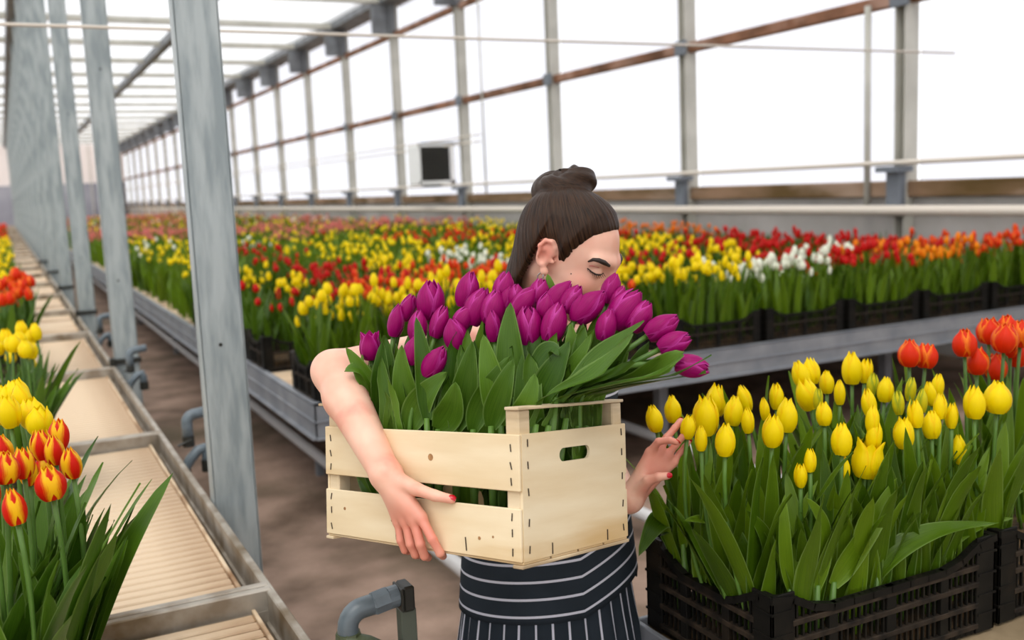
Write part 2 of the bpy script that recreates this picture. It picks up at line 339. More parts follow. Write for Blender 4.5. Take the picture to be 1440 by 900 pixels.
# columns down the middle of the house
for k in range(19):
    y = 3.165+3.09*k; x = .572
    c = thing('column', (x, y, 0), ['galvanised steel column nearest to the camera, full height in view', 'second galvanised steel column from the camera'][k] if k < 2 else '%s galvanised steel column back along the bench' % ordinal(k+1), 'column', 'galvanised columns beside the tray bench')
    w_ = .064
    obj('web', MB().box((x-w_, y-.012, 0), (x+w_, y-.006, 5.2)), MAT['galv'], c)
    for s in (-1, 1):
        obj('flange', MB().box((x+s*w_-.003, y-.012, 0), (x+s*w_+.003, y+.055, 5.2), .001), MAT['galv'], c)
    obj('base_plate', MB().box((x-.1, y-.09, 0), (x+.1, y+.1, .012)), MAT['galv_beam'], c)
    if k < 3:
        for bx, bz in ((.004, 2.36), (-.008, 1.15)):
            obj('bolt_hole', MB().tube([(x+bx, y-.0135, bz), (x+bx, y-.012, bz)], .006, 10), MAT['rubber'], c)
    if 0 < k < 6:
        obj('pipe_clamp', MB().box((x-.09, y-.03, .66), (x+.08, y-.012, .69), .004).box((x-.1, y-.05, .5), (x-.07, y-.01, .7), .004), MAT['rubber'], c)

# left tray bench
HB_ = .65
lb = thing('tray_bench', (0, 3, 0), 'low bench of stained trays on the left, beside the columns', 'bench')
XE = .495
obj('edge_rail', MB().box((XE-.012, 1.2, .565), (XE+.008, 60, HB_), .003).box((XE-.02, 1.2, .56), (XE+.008, 60, .572)), MAT['alu'], lb)
obj('edge_rail', MB().box((-.9, 1.2, .565), (-.88, 60, HB_), .003), MAT['alu'], lb)
obj('gutter_strip', MB().box((.43, 1.2, .552), (XE-.012, 60, .56)), MAT['gutter'], lb)
obj('underframe', MB().box((-.88, 1.2, .50), (.43, 60, .545)), MAT['gutter'], lb)
bars = [2.385+1.9*k for k in range(-1, 31)]
for i, y in enumerate(bars):
    obj('cross_bar', MB().box((-.88, y-.028, .57), (XE, y-.004, HB_+.003), .003).box((-.88, y+.004, .57), (XE, y+.028, HB_+.003), .003).box((-.88, y-.03, .56), (XE-.012, y+.03, .6)), MAT['alu'], lb)
    if i+1 < len(bars):
        ya, yb = y+.09, bars[i+1]-.035
        xr = .452
        if i < 4:
            n = 38; st = (yb-ya)/n
            me = MB().box((-.88, 0, .575), (xr-.01, st*.80, .606), .004).mesh('tray_slat', MAT['tray'], (0, 0, 0))
            for q in range(n):
                o = inst('tray_slat', me, lb, Matrix.Translation((-0, ya+q*st-3, 0)))
        else:
            obj('tray_sheet', MB().box((-.88, ya, .575), (xr-.01, yb, .602)), MAT['tray'], lb)
        obj('tray_lip', MB().box((xr-.01, ya-.01, .575), (xr, yb+.005, .612), .002), MAT['tray'], lb)
for y in (1.4, 4.3, 7.4, 10.5, 13.6):
    for xx in (-.8, .4):
        obj('leg', MB().box((xx-.025, y-.025, 0), (xx+.025, y+.025, .5)), MAT['galv_beam'], lb)

# back bench
BX, BY = 1.172, 4.37
bb = thing('flower_bench', (BX, BY, 0), 'wide bench with grey edge beam carrying crates of tulips behind the woman', 'bench')
obj('bench_top', MB().box((BX+.04, BY+.04, .60), (6.85, 60, .635)), MAT['tray'], bb)
def cbeam(a, b, inward):
    a = np.array(a, float); b = np.array(b, float); d = nrm(b-a); L_ = np.linalg.norm(b-a); n = np.array(inward, float); mid = (a+b)/2
    mb = MB()
    mb.obox(mid+n*.004+V3(0, 0, .575), d, n, V3(0, 0, 1), L_/2, .004, .078, .001)
    mb.obox(mid+n*.02+V3(0, 0, .65), d, n, V3(0, 0, 1), L_/2, .02, .004, .001)
    mb.obox(mid-n*.006+V3(0, 0, .497), d, n, V3(0, 0, 1), L_/2, .012, .006, .001)
    mb.obox(mid-n*.003+V3(0, 0, .575), d, n, V3(0, 0, 1), L_/2, .004, .004, .001)
    return mb
obj('edge_beam', cbeam((BX, BY, 0), (BX, 60, 0), (1, 0, 0)), MAT['galv_beam'], bb)
obj('edge_beam', cbeam((BX, BY, 0), (6.85, BY, 0), (0, 1, 0)), MAT['galv_beam'], bb)
for y in (4.7, 7.8, 10.9, 14, 17.1):
    for xx in (1.5, 3.3, 5.1, 6.6):
        obj('leg', MB().box((xx-.03, y-.03, 0), (xx+.03, y+.03, .6)), MAT['darksteel'], bb)
obj('cross_beam', MB().box((1.3, 4.62, .5), (6.8, 4.7, .6)), MAT['darksteel'], bb)

# front right bench
fb = thing('crate_stand', (1.137, 1.75, 0), 'dark stand under the yellow tulip crate in the right foreground', 'stand')
obj('bench_top', MB().box((1.15, .2, .6), (3.4, 1.74, .632)), MAT['gutter'], fb)
obj('edge_beam', MB().box((1.137, .2, .56), (1.15, 1.75, .652), .002), MAT['galv_beam'], fb)
obj('edge_beam', MB().box((1.137, 1.738, .56), (3.4, 1.75, .652), .002), MAT['galv_beam'], fb)
for xx in (1.25, 3.3):
    for y in (.3, 1.65):
        obj('leg', MB().box((xx-.025, y-.025, 0), (xx+.025, y+.025, .6)), MAT['darksteel'], fb)

# heating pipes on the floor
for i, (x, lab) in enumerate(((1.48, 'pale floor pipe nearest the aisle, running under the back bench'), (2.44, 'pale floor pipe in the middle under the back bench'), (3.28, 'pale floor pipe furthest right under the back bench'))):
    p = thing('heating_pipe', (x, 3, 0), lab, 'pipe', 'floor heating pipes')
    obj('tube', MB().tube([(x, 2.2, .11), (x, 30, .11)], .03, 14), MAT['pipe'], p, smooth=True)
    for y in (2.5, 5.5, 8.5): obj('support', MB().box((x-.02, y-.02, 0), (x+.02, y+.02, .09)), MAT['darksteel'], p)

# heater on the wall
hy = 16.3
a = on(588, 203, 1, hy); b = on(641, 258, 1, hy)
ht = thing('wall_heater', (a[0], hy, b[2]), 'white fan heater with black louvred front on the far wall', 'heater')
x0, x1, z0, z1 = a[0], b[0], b[2], a[2]
obj('housing', MB().box((x0, hy+.02, z0), (x1, hy+.55, z1), .02).box((x0, hy, z0), (x0+.03, hy+.03, z1)).box((x1-.09, hy, z0), (x1, hy+.03, z1)).box((x0, hy, z1-.04), (x1, hy+.03, z1)).box((x0, hy, z0), (x1, hy+.03, z0+.06)), MAT['white'], ht)
obj('grille', MB().box((x0+.03, hy+.012, z0+.06), (x1-.09, hy+.02, z1-.04)), MAT['black'], ht)
for k in range(8):
    zz = z0+.08+k*(z1-z0-.14)/8
    obj('louvre', MB().obox(((x0+x1-.06)/2, hy+.004, zz), (1, 0, 0), (0, .8, .6), (0, -.6, .8), (x1-x0-.13)/2, .012, .002), MAT['black'], ht)
obj('bracket', MB().box((x0+.1, hy+.1, z0-.04), (x1+.3, hy+.16, z0), .005).box((x0+.1, hy+.1, z1), (x1+.3, hy+.16, z1+.04), .005), MAT['darksteel'], ht)

# irrigation valves along the tray bench
def arc(c, a, b, r, n=7):
    c, a, b = map(np.asarray, (c, a, b)); return [c+r*(math.cos(t)*a+math.sin(t)*b) for t in np.linspace(0, math.pi/2, n)]
def valve(y, lab, near):
    o = np.array([.573, y, -.066]) if near else np.array([.60, y, .0]); X = V3(1, 0, 0); Z = V3(0, 0, 1)
    t = thing('irrigation_valve', o, lab, 'valve', 'irrigation valves along the tray bench')
    zt = .875; r = .0205
    if near:
        e = [o+V3(-.055, 0, .74), o+V3(-.055, 0, zt-.05)] + arc(o+V3(-.02, 0, zt-.045), -X, Z, .035) + [o+V3(.03, 0, zt-.006)]
        obj('elbow', MB().tube(e, r, 18), MAT['pvc'], t, smooth=True)
        obj('union_nut', MB().tube([o+V3(-.004, 0, zt-.008), o+V3(-.004, 0, zt-.008)+X*.004, o+V3(.03, 0, zt-.003)], [r*1.05, r*1.16, r*1.16], 8), MAT['pvc'], t)
        obj('union_collar', MB().tube([o+V3(.03, 0, zt-.004), o+V3(.05, 0, zt-.002)], r*1.08, 18), MAT['pvc'], t)
        obj('threaded_end', MB().tube([o+V3(.05, 0, zt-.002), o+V3(.062, 0, zt)], r*.85, 16), MAT['moss'], t)
        obj('pipe_clip', MB().obox(o+V3(.066, 0, zt-.006), X, V3(0, 1, 0), Z, .012, .024, .026, .004).obox(o+V3(.052, 0, zt-.006), X, V3(0, 1, 0), Z, .003, .026, .024, .002), MAT['rubber'], t)
        obj('stake', MB().obox(o+V3(.066, 0, (zt-.03)/2+.033), X, V3(0, 1, 0), Z, .0165, .014, (zt-.03)/2-.033, .002), MAT['stake'], t)
        obj('mossy_nut', MB().tube([o+V3(-.055, 0, .822), o+V3(-.055, 0, .798)], [r*1.2, r*1.25], 9), MAT['moss'], t)
        obj('valve_body', MB().tube([o+V3(-.07, -.005, .805), o+V3(-.025, -.012, .785), o+V3(.0, -.015, .77)], [r*1.2, r*1.3, r*1.2], 14), MAT['moss'], t, smooth=True)
        obj('valve_handle', MB().obox(o+V3(.0, -.03, .792), (.96, 0, -.15), (0, 1, 0), (.15, 0, .96), .035, .012, .006, .003), MAT['stake'], t)
        obj('drain_pipe', MB().tube([o+V3(-.055, 0, .56), o+V3(-.055, 0, .75)], r, 14), MAT['pvc'], t, smooth=True)
        obj('side_pipe', MB().tube([o+V3(-.11, 0, .775), o+V3(-.05, 0, .785)], r*.9, 12), MAT['pvc'], t, smooth=True)
    else:
        e = [o+V3(-.06, 0, .70), o+V3(-.06, 0, .76)] + arc(o+V3(-.03, 0, .77), -X, Z, .03) + [o+V3(.03, 0, .806)]
        obj('elbow', MB().tube(e, r, 14), MAT['pvc'], t, smooth=True)
        obj('valve_body', MB().tube([o+V3(-.06, 0, .72), o+V3(-.06, 0, .68)], [r*1.1, r*1.1], 10), MAT['rubber'], t)
        obj('valve_handle', MB().obox(o+V3(-.075, -.02, .70), (.9, 0, .3), (0, 1, 0), (-.3, 0, .9), .03, .008, .004, .002), MAT['rubber'], t)
        e = [o+V3(-.085, -.02, .55), o+V3(-.085, -.02, .60), o+V3(-.06, -.02, .635), o+V3(-.03, -.02, .665), o+V3(-.005, -.02, .672), o+V3(.0, -.02, .65), o+V3(.0, -.02, .60)]
        obj('outlet_pipe', MB().tube(e, r*.95, 14), MAT['pvc'], t, smooth=True)
        obj('outlet_socket', MB().tube([o+V3(.0, -.02, .625), o+V3(.0, -.02, .58)], r*1.12, 14), MAT['rubber'], t)
        obj('tray_socket', MB().tube([o+V3(-.085, -.02, .60), o+V3(-.085, -.02, .54)], r*1.12, 14), MAT['rubber'], t)
valve(1.80, 'grey plastic irrigation elbow on a stake in the bottom foreground', True)
valve(3.84, 'grey plastic irrigation valve left of the nearest column', False)
valve(5.75, 'blurred grey irrigation valve beside the second column', False)
valve(7.65, 'blurred grey irrigation valve third along the tray bench', False)
valve(9.55, 'blurred grey irrigation valve fourth along the tray bench', False)

# ------------------------------------------------------------------ tulips
def petal_grid(R, H, half, top, outer, nu=7, nv=9, flare=0.0, point=.75):
    """one petal of an upright bloom, base at the origin; a curved shell with its edges tucked in"""
    P = np.zeros((nv, nu, 3)); UV = np.zeros((nv, nu, 2))
    for i in range(nv):
        v = i/(nv-1)
        r = R*(math.sin(math.pi*min(1, .08+v*.92)**.75)**.62*(1-top) + top*min(1, v*4)) if v > 0 else R*.15
        r = R*max(.12, (1-(abs(v-.40)/.62)**2.3))
        r = max(r, R*(top if v > .5 else .12)) + flare*max(0, v-.6)
        wv = half*(max(0.0, 1-((max(0, v-.42))/.58)**2.1))**point*(.55+.45*min(1, v*2.6))
        if v == 1: wv = half*.05
        for j in range(nu):
            u = -1+2*j/(nu-1); a = u*wv
            rr = r*(1.0+(.06 if outer else -.07)-.10*u*u*(v**.8)) + .03*R*(1-u*u)*v
            P[i, j] = (rr*math.sin(a), -rr*math.cos(a), H*(v*(1-.02*u*u)))
            UV[i, j] = (u, v)
    return P, UV
BLOOM = {}
for kind, (R, H, half, top, fl_, pt) in dict(closed=(.0168, .056, 1.2, .30, 0, .62), pclosed=(.0172, .056, 1.3, .13, 0, .5), pslim=(.0140, .056, 1.3, .12, 0, .55), pegg=(.0180, .050, 1.3, .2, 0, .5), slim=(.0128, .054, 1.2, .2, 0, .7), bud=(.0092, .046, 1.25, .14, 0, .75), open=(.021, .056, .95, .7, .012, .6), big=(.0205, .066, 1.15, .42, .002, .6), egg=(.0200, .050, 1.25, .34, 0, .52)).items():
    for outer in (0, 1):
        P, UV = petal_grid(R, H, half, top, outer, flare=fl_*(1.2 if outer else .8), point=pt)
        BLOOM[kind, outer] = (P, UV, H)
_pm = {}
def petal_mesh(kind, outer, m):
    k = (kind, outer, m.name)
    if k not in _pm:
        P, UV, H = BLOOM[kind, outer]; _pm[k] = MB().grid(P, uv=UV).mesh('petal', m, smooth=True, uv=True)
    return _pm[k]
def leaf_strip(mb, p0, pc, p1, width, face, fold=.25, wave=0.0, nu=4, nv=10, wp=.72, ph=0.0, twist=0.0, fit=None):
    """lance-shaped leaf along a quadratic curve; `face` is the side its upper surface looks to"""
    p0, pc, p1, face = map(lambda q: np.asarray(q, float), (p0, pc, p1, face))
    P = np.zeros((nv+1, nu+1, 3)); UV = np.zeros((nv+1, nu+1, 2))
    for i in range(nv+1):
        t = i/nv; c = (1-t)**2*p0+2*t*(1-t)*pc+t*t*p1; d = nrm(2*(1-t)*(pc-p0)+2*t*(p1-pc))
        f = face-d*(face@d); f = nrm(f if np.linalg.norm(f) > 1e-3 else np.cross(d, V3(1, 0, .1))); s = np.cross(d, f)
        if twist:
            a = twist*t; f, s = f*math.cos(a)+s*math.sin(a), s*math.cos(a)-f*math.sin(a)
        w_ = width*.5*(math.sin(math.pi*min(1, (t**wp)*.93+.05))**.8)*(1 if t < 1 else .02)
        if t < .15: w_ = max(w_, width*.22)
        for j in range(nu+1):
            u = -1+2*j/nu
            P[i, j] = c + s*u*w_ + f*(fold*w_*u*u*(1-.5*t) + wave*width*math.sin(t*9+ph+(1.5 if u > 0 else 0))*u*abs(u))
            UV[i, j] = (u, t)
    if fit is not None: P = fit(P)
    return mb.grid(P, uv=UV)
def bez(a, b, c, n=9):
    return [(1-t)**2*a+2*t*(1-t)*b+t*t*c for t in np.linspace(0, 1, n)]
def tulip(base, head, tdir, kind, pm, leaves, sc=1.0, rs=.0042, label=None, group=None, name='tulip', lmat='leaf', bend=None, spin=None, cat='tulip', fit=None):
    """head: centre of the bloom; tdir: axis of the bloom; leaves: list of (p0, pc, p1, width, face, wave, twist)"""
    base = np.asarray(base, float); head = np.asarray(head, float); tdir = nrm(tdir)
    H = BLOOM[kind, 1][2]*sc; b0 = head-tdir*H*.5
    t = thing(name, base, label, cat, group)
    ctrl = b0-tdir*np.linalg.norm(b0-base)*.5 if bend is None else bend
    sp_ = bez(base, ctrl, b0+tdir*.004)
    if fit is not None: sp_ = fit(np.array(sp_)[:, None])[:, 0]
    obj('stem', MB().tube(sp_, rs, 7), MAT['stem'], t, smooth=True)
    q = Vector((0, 0, 1)).rotation_difference(Vector(tdir)).to_matrix().to_4x4()
    sp = random.random()*6.28 if spin is None else spin
    bloom = obj('bloom', MB().tube([b0-tdir*.003, b0, b0+tdir*H*.10, b0+tdir*H*.2], [rs, rs*1.3, rs*1.2, rs*.4], 7), MAT['stem'], t, smooth=True)
    opn = random.choice((0, 0, .02, .05, .09))
    for k in range(6):
        outer = k % 2
        jig = random.uniform(-.04, .04)
        M_ = Matrix.Translation(Vector(b0-base)) @ q @ Matrix.Rotation(sp+k*math.pi/3+jig, 4, 'Z') @ Matrix.Rotation((opn+random.uniform(-.03, .05))*(1 if outer else .4), 4, 'X') @ Matrix.Diagonal((sc, sc, sc*random.uniform(.97, 1.04), 1))
        inst('petal', petal_mesh(kind, outer, pm), bloom, M_)
    for lf in leaves:
        obj('leaf', leaf_strip(MB(), *lf[:5], wave=lf[5], twist=lf[6], ph=random.random()*6, fit=fit), MAT[lmat], t, smooth=True, uv=True)
    return t
def rand_leaves(base, head, n, L0=.2, L1=.3, wid=(.026, .042), lean=.35, wave=.07, prefer=None, tw=.9):
    out = []
    up = nrm(np.asarray(head)-np.asarray(base)); a0 = random.random()*6.28
    for k in range(n):
        a = a0+k*2.3+random.uniform(-.5, .5); o = V3(math.cos(a), math.sin(a), 0)
        if prefer is not None and random.random() < .6: o = nrm(o*.6+np.asarray(prefer))
        L_ = random.uniform(L0, L1); ln = random.uniform(.08, lean)
        p0 = np.asarray(base)+up*random.uniform(.0, .05); pc = p0+up*L_*.55+o*L_*ln*.35; p1 = p0+up*L_*random.uniform(.82, 1)+o*L_*ln*1.3
        out.append((p0, pc, p1, random.uniform(*wid), -o, wave*random.random(), random.uniform(-tw, tw)))
    return out

# ------------------------------------------------------------------ plastic bulb crates
def crate_parts(lo, sx, sy, H, detail):
    """list of (name, MB, material): corner posts, scooped rims, rails, pillars, slats, base"""
    x0, y0, z0 = lo; x1, y1 = x0+sx, y0+sy; out = []
    z1 = z0+H; zr = z1-.03
    for cx, ix in ((x0, 1), (x1, -1)):
        for cy, iy in ((y0, 1), (y1, -1)):
            mb = MB()
            mb.box((cx, cy, z0), (cx+ix*.055, cy+iy*.006, z1), .001).box((cx, cy, z0), (cx+ix*.006, cy+iy*.055, z1), .001)
            for zz in (.18, .38, .6, .82): mb.box((cx-ix*.002, cy-iy*.002, z0+H*zz), (cx+ix*.05, cy+iy*.05, z0+H*zz+.005))
            out.append(('corner_post', mb, 'crate'))
    for side in range(4):
        if side < 2: o = V3(x0, (y0, y1)[side], 0); d = V3(1, 0, 0); n = V3(0, (1, -1)[side], 0); L_ = sx
        else: o = V3((x0, x1)[side-2], y0, 0); d = V3(0, 1, 0); n = V3((1, -1)[side-2], 0, 0); L_ = sy
        nz = 13; mb = MB()
        def rimz(t):
            e = min(t, 1-t)*L_
            return z1 - .045*min(1, max(0, (e-.03)/.09))**1.2
        for k in range(nz-1):
            ta, tb = k/(nz-1), (k+1)/(nz-1)
            pa = o+d*L_*ta+n*.005+V3(0, 0, rimz(ta)-.007); pb = o+d*L_*tb+n*.005+V3(0, 0, rimz(tb)-.007)
            dd = nrm(pb-pa); mb.obox((pa+pb)/2, dd, n, np.cross(dd, n), np.linalg.norm(pb-pa)/2+.001, .008, .007)
        out.append(('rim', mb, 'crate'))
        zs = (.08, .30, .52, .70) if detail else (.1, .5)
        for zz in zs:
            mb = MB(); mb.obox(o+d*L_/2+n*.005+V3(0, 0, z0+H*zz), d, n, V3(0, 0, 1), L_/2-.05, .007, .0055, .001); out.append(('rail', mb, 'crateworn_lit'))
        npil = 4 if L_ > .5 else 3
        for k in range(1, npil):
            mb = MB(); t = k/npil; mb.obox(o+d*L_*t+n*.005+V3(0, 0, (z0+rimz(t))/2), d, n, V3(0, 0, 1), .011, .006, (rimz(t)-z0)/2, .001); out.append(('pillar', mb, 'crate'))
        mb = MB(); ns = int(L_/.0155)
        for k in range(3, ns-2):
            t = k/ns; mb.obox(o+d*L_*t+n*.006+V3(0, 0, (z0+rimz(t))/2), d, n, V3(0, 0, 1), .0022, .003, (rimz(t)-z0)/2)
        out.append(('slat_grid', mb, 'crate'))
    out.append(('crate_floor', MB().box((x0+.004, y0+.004, z0), (x1-.004, y1-.004, z0+.012)), 'crate'))
    out.append(('soil', MB().box((x0+.012, y0+.012, z0+.012), (x1-.012, y1-.012, z0+.055), .004), 'soil'))
    return out
def big_crate(lo, sx, sy, H, label, group=None):
    t = thing('bulb_crate', lo, label, 'crate', group)
    for n, mb, m_ in crate_parts(lo, sx, sy, H, True):
        o = obj(n, mb, MAT[m_], t)
        if n == 'slat_grid': o['kind'] = 'stuff'
    return t
_cr = {}
def far_crate(x, y, z, label, group):
    t = thing('bulb_crate', (x, y, z), label, 'crate', group)
    if not _cr:
        ps = crate_parts((0, 0, 0), .6, .4, .2, False); g = {}
        order = []
        for n, mb, m_ in ps: order.append((n, mb.mesh('far_'+n, MAT[m_])))
        _cr['p'] = order
    for n, me in _cr['p']:
        o = inst(n, me, t)
        if n == 'slat_grid': o['kind'] = 'stuff'
    return t

# right foreground: crate of yellow tulips
CRX, CRY, CRZ = 1.17, 1.335, .638
big_crate((CRX, CRY, CRZ), .60, .40, .205, 'black slatted plastic crate of yellow tulips in the right foreground')
big_crate((CRX+.62, CRY+.005, CRZ), .60, .40, .205, 'black slatted plastic crate of red tulips cut off by the right edge')
YT = [(920,588,38,-10,'closed'),(946,575,38,-5,'closed'),(968,600,34,8,'closed'),(992,584,56,0,'big'),(1007,562,46,4,'closed'),(1020,618,46,3,'closed'),(986,616,36,0,'slim'),(1032,577,42,6,'closed'),(1046,560,38,-16,'slim'),(1051,591,36,-4,'slim'),
(1087,605,46,3,'closed'),(1092,557,37,0,'slim'),(1107,583,48,4,'closed'),(1126,526,40,-18,'closed'),(1140,521,38,-6,'closed'),(1134,553,46,-14,'closed'),(1163,537,32,0,'closed'),(1159,581,34,0,'closed'),(1181,551,36,0,'bud'),(1198,517,45,-1,'closed'),
(1217,521,34,5,'slim'),(1139,647,33,0,'slim'),(1126,668,34,0,'slim'),(1188,657,34,-2,'bud'),(1184,617,45,2,'closed'),(1220,644,55,6,'open'),(1229,612,42,4,'slim'),(1245,547,36,4,'closed'),(1227,542,36,0,'bud'),(1222,566,40,-8,'slim'),(1227,589,38,5,'slim'),
(1271,608,44,-2,'big'),(1288,581,40,-3,'slim'),(1310,596,40,-2,'closed'),(1281,547,34,6,'bud'),(1263,566,34,-4,'bud'),(1322,571,36,2,'slim'),(1338,584,36,0,'bud'),(1348,631,42,-4,'slim'),(1319,542,34,8,'slim'),(1308,553,34,-10,'slim'),(1371,565,46,1,'closed'),(1403,558,45,4,'egg'),(1297,563,34,2,'bud'),(1150,560,30,0,'bud'),(1075,575,32,-5,'bud')]
RT = [(1279,496,37,0,'egg'),(1303,499,34,6,'egg'),(1356,481,38,-3,'egg'),(1374,506,38,0,'egg'),(1390,464,36,-2,'egg'),(1413,474,40,3,'egg'),(1400,515,36,2,'egg'),(1416,459,32,0,'egg'),(1430,494,40,2,'egg'),(1436,468,38,4,'egg'),(1421,484,34,0,'egg')]
def crate_spot(x, y, cx0, cx1, cy0, cy1, zt):
    p = on(x, y, 2, zt)
    yy = min(max(p[1], cy0), cy1)
    return on(x, y, 1, yy)
YT.sort(key=lambda q: q[0])
for i, (x, y, h, a, kd) in enumerate(YT):
    inc = x < 1360
    h3 = crate_spot(x, y, 0, 0, CRY+.05, CRY+.36, 1.12)
    d = px(h3)[2]; H = h*d/FPX; sc = H/BLOOM[kd, 1][2]
    dr = nrm(V3(0, 0, 1)+HR*math.tan(math.radians(a))+HB*random.uniform(-.08, .08))
    bx = min(max(h3[0]-.3*(dr[0])+random.uniform(-.03, .03), (CRX+.04) if inc else CRX+.66), (CRX+.56) if inc else CRX+1.1)
    by = min(max(h3[1]+random.uniform(-.03, .03), CRY+.04), CRY+.36)
    base = V3(bx, by, CRZ+.05)
    hh_ = h3[2]-base[2]; lv = rand_leaves(base+V3(0, 0, .02), h3, 4, hh_*.62, hh_*.98, (.032, .05), .30, .12, prefer=(-.1, -.3, 0), tw=.5)
    pm = MAT['budyel'] if kd == 'bud' and i % 2 else MAT['yellow']
    tulip(base, h3, dr, kd, pm, lv, sc, label='yellow tulip in the foreground crate, %s bloom from the left' % ordinal(i+1), group='yellow tulips in the foreground crate')
RT.sort(key=lambda q: q[0])
for i, (x, y, h, a, kd) in enumerate(RT):
    h3 = on(x, y, 1, CRY+.33-random.random()*.1)
    d = px(h3)[2]; H = h*d/FPX; sc = H/BLOOM[kd, 1][2]*1.02
    dr = nrm(V3(0, 0, 1)+HR*math.tan(math.radians(a)))
    base = V3(min(max(h3[0]+.02, CRX+.66), CRX+1.16), h3[1], CRZ+.05)
    tulip(base, h3, dr, kd, MAT['redor'], rand_leaves(base, h3, 4, .3, .46, (.034, .05), .22, .08, tw=.5), sc, label='orange-red tulip at the right edge, %s bloom from the left' % ordinal(i+1), group='orange-red tulips at the right edge')
# big arching leaves that lean out of the front of the crate, each on its own leafy shoot
def P2(x, y, Y): return on(x, y, 1, Y)
FL = [((1232, 812, 1.37), (1262, 738, 1.33), (1402, 735, 1.30), .046, (0, -.5, .9), 'long arching leaf bent over towards the right rim'),
      ((1170, 822, 1.36), (1215, 760, 1.34), (1262, 672, 1.35), .058, (.1, -1, .2), 'broad upright leaf in the middle of the crate front'),
      ((1148, 828, 1.36), (1178, 742, 1.34), (1134, 700, 1.33), .036, (0, -1, .2), 'leaf curling left beside the broad middle leaf'),
      ((1112, 832, 1.36), (1098, 760, 1.35), (1104, 695, 1.36), .028, (-.3, -1, .1), 'narrow pale-edged leaf standing near the crate corner'),
      ((1082, 822, 1.40), (1092, 758, 1.38), (1050, 718, 1.38), .034, (-.2, -1, .3), 'pointed leaf leaning left above the crate corner'),
      ((945, 770, 1.66), (938, 690, 1.66), (898, 782, 1.62), .056, (-.3, -.6, .8), 'wide leaf drooping over the left rim of the crate'),
      ((1008, 792, 1.55), (1020, 720, 1.54), (962, 732, 1.52), .04, (0, -.4, 1), 'folded leaf behind the left rim of the crate'),
      ((1300, 800, 1.40), (1330, 735, 1.38), (1425, 728, 1.36), .044, (0, -.5, .9), 'leaf arching right beneath the two tallest yellow blooms'),
      ((1352, 780, 1.42), (1362, 690, 1.42), (1440, 690, 1.40), .06, (0, -.6, .8), 'broad leaf spreading to the right edge of the picture'),
      ((960, 770, 1.62), (962, 690, 1.62), (957, 622, 1.62), .036, (0, -1, 0), 'upright leaf just beside the fingertips'),
      ((1205, 800, 1.42), (1200, 700, 1.4), (1228, 620, 1.42), .036, (.2, -1, 0), 'upright leaf in front of the widest open bloom')]
for k, (a, b, c, wd, fc, lab) in enumerate(FL):
    p0, p1, p2 = P2(*a), P2(*b), P2(*c)
    base = V3(min(max(p0[0], CRX+.03), CRX+.57), min(max(p0[1], CRY+.03), CRY+.37), CRZ+.05)
    t = thing('tulip_shoot', base, lab, 'tulip leaf')
    obj('leaf', leaf_strip(MB(), p0, p1*1.0, p2, wd, nrm(fc), fold=.22, wave=.05, nu=6, nv=16), MAT['leaf'], t, smooth=True, uv=True)
    obj('sheath', MB().tube([base, (base+p0)/2, p0+(p1-p0)*.06], [.006, .008, .005], 8), MAT['stem'], t, smooth=True)
for k in range(44):
    gx, gy = k % 11, k//11
    base = V3(CRX+.04+gx*.052+random.uniform(-.015, .015), CRY+.035+gy*.1+random.uniform(-.02, .02), CRZ+.05)
    top = base+V3(random.uniform(-.05, .05), random.uniform(-.03, .03), random.uniform(.28, .43)+.05*gy/3)
    t = thing('tulip_shoot', base, 'leafy shoot without bloom, %s in the %s row of the foreground crate' % (ordinal(gx+1), ('front', 'second', 'third', 'rear')[gy]), 'tulip leaf', 'leafy shoots in the foreground crate')
    for lf in rand_leaves(base, top, 3, (top-base)[2]*.7, (top-base)[2]*1.02, (.034, .052), .22, .14, prefer=(0, -.2, 0), tw=.5):
        obj('leaf', leaf_strip(MB(), *lf[:5], wave=lf[5], twist=lf[6], ph=random.random()*6, nv=12), MAT['leaf'], t, smooth=True, uv=True)
# ------------------------------------------------------------------ left bench tulips
def left_patch(y0, heads, crate_label, pm, glabel, group, kinds=('closed', 'egg'), H=.055, x_edge=.045, nl=4, lean=None):
    cz = .612
    far_crate(x_edge-.6, y0, cz, crate_label, 'crates on the tray bench')
    heads.sort(key=lambda q: q[0])
    for i, (x, y, yy) in enumerate(heads):
        h3 = on(x, y, 1, yy)
        h3[0] = min(h3[0], x_edge+.1)
        base = V3(min(max(h3[0]-.03, x_edge-.56), x_edge-.03), min(max(yy+.02, y0+.03), y0+.37), cz+.05)
        dr = nrm(V3(random.uniform(-.1, .1), random.uniform(-.1, .1), 1)); kd = random.choice(kinds)
        tulip(base, h3, dr, kd, pm, rand_leaves(base, h3, nl, .30, .46, (.046, .066), .34, .06, prefer=lean, tw=.4), H/BLOOM[kd, 1][2]*random.uniform(.92, 1.08), label=glabel % ordinal(i+1), group=group, lmat='leafdeep')
left_patch(1.60, [(70, 678, 1.70), (20, 712, 1.66), (100, 650, 1.80), (8, 657, 1.74), (32, 650, 1.78), (58, 625, 1.9), (76, 632, 1.86), (82, 610, 1.96), (40, 662, 1.84), (0, 632, 1.9), (-18, 690, 1.72), (66, 655, 1.9), (-30, 650, 1.8)],
           'black crate of flamed red tulips at the lower left corner', MAT['redyel'], 'red tulip with yellow flames at lower left, %s from the left', 'flamed tulips at lower left', lean=(1, -.3, 0), H=.053, nl=6)
left_patch(2.05, [(12, 578, 2.15), (22, 552, 2.3), (45, 580, 2.2), (30, 560, 2.25), (5, 560, 2.3), (54, 590, 2.14), (-12, 575, 2.2)], 'black crate of yellow tulips behind the flamed ones', MAT['yellow'], 'yellow tulip behind the flamed ones at left, %s from the left', 'yellow tulips behind the flamed ones', H=.06, lean=(1, 0, 0))
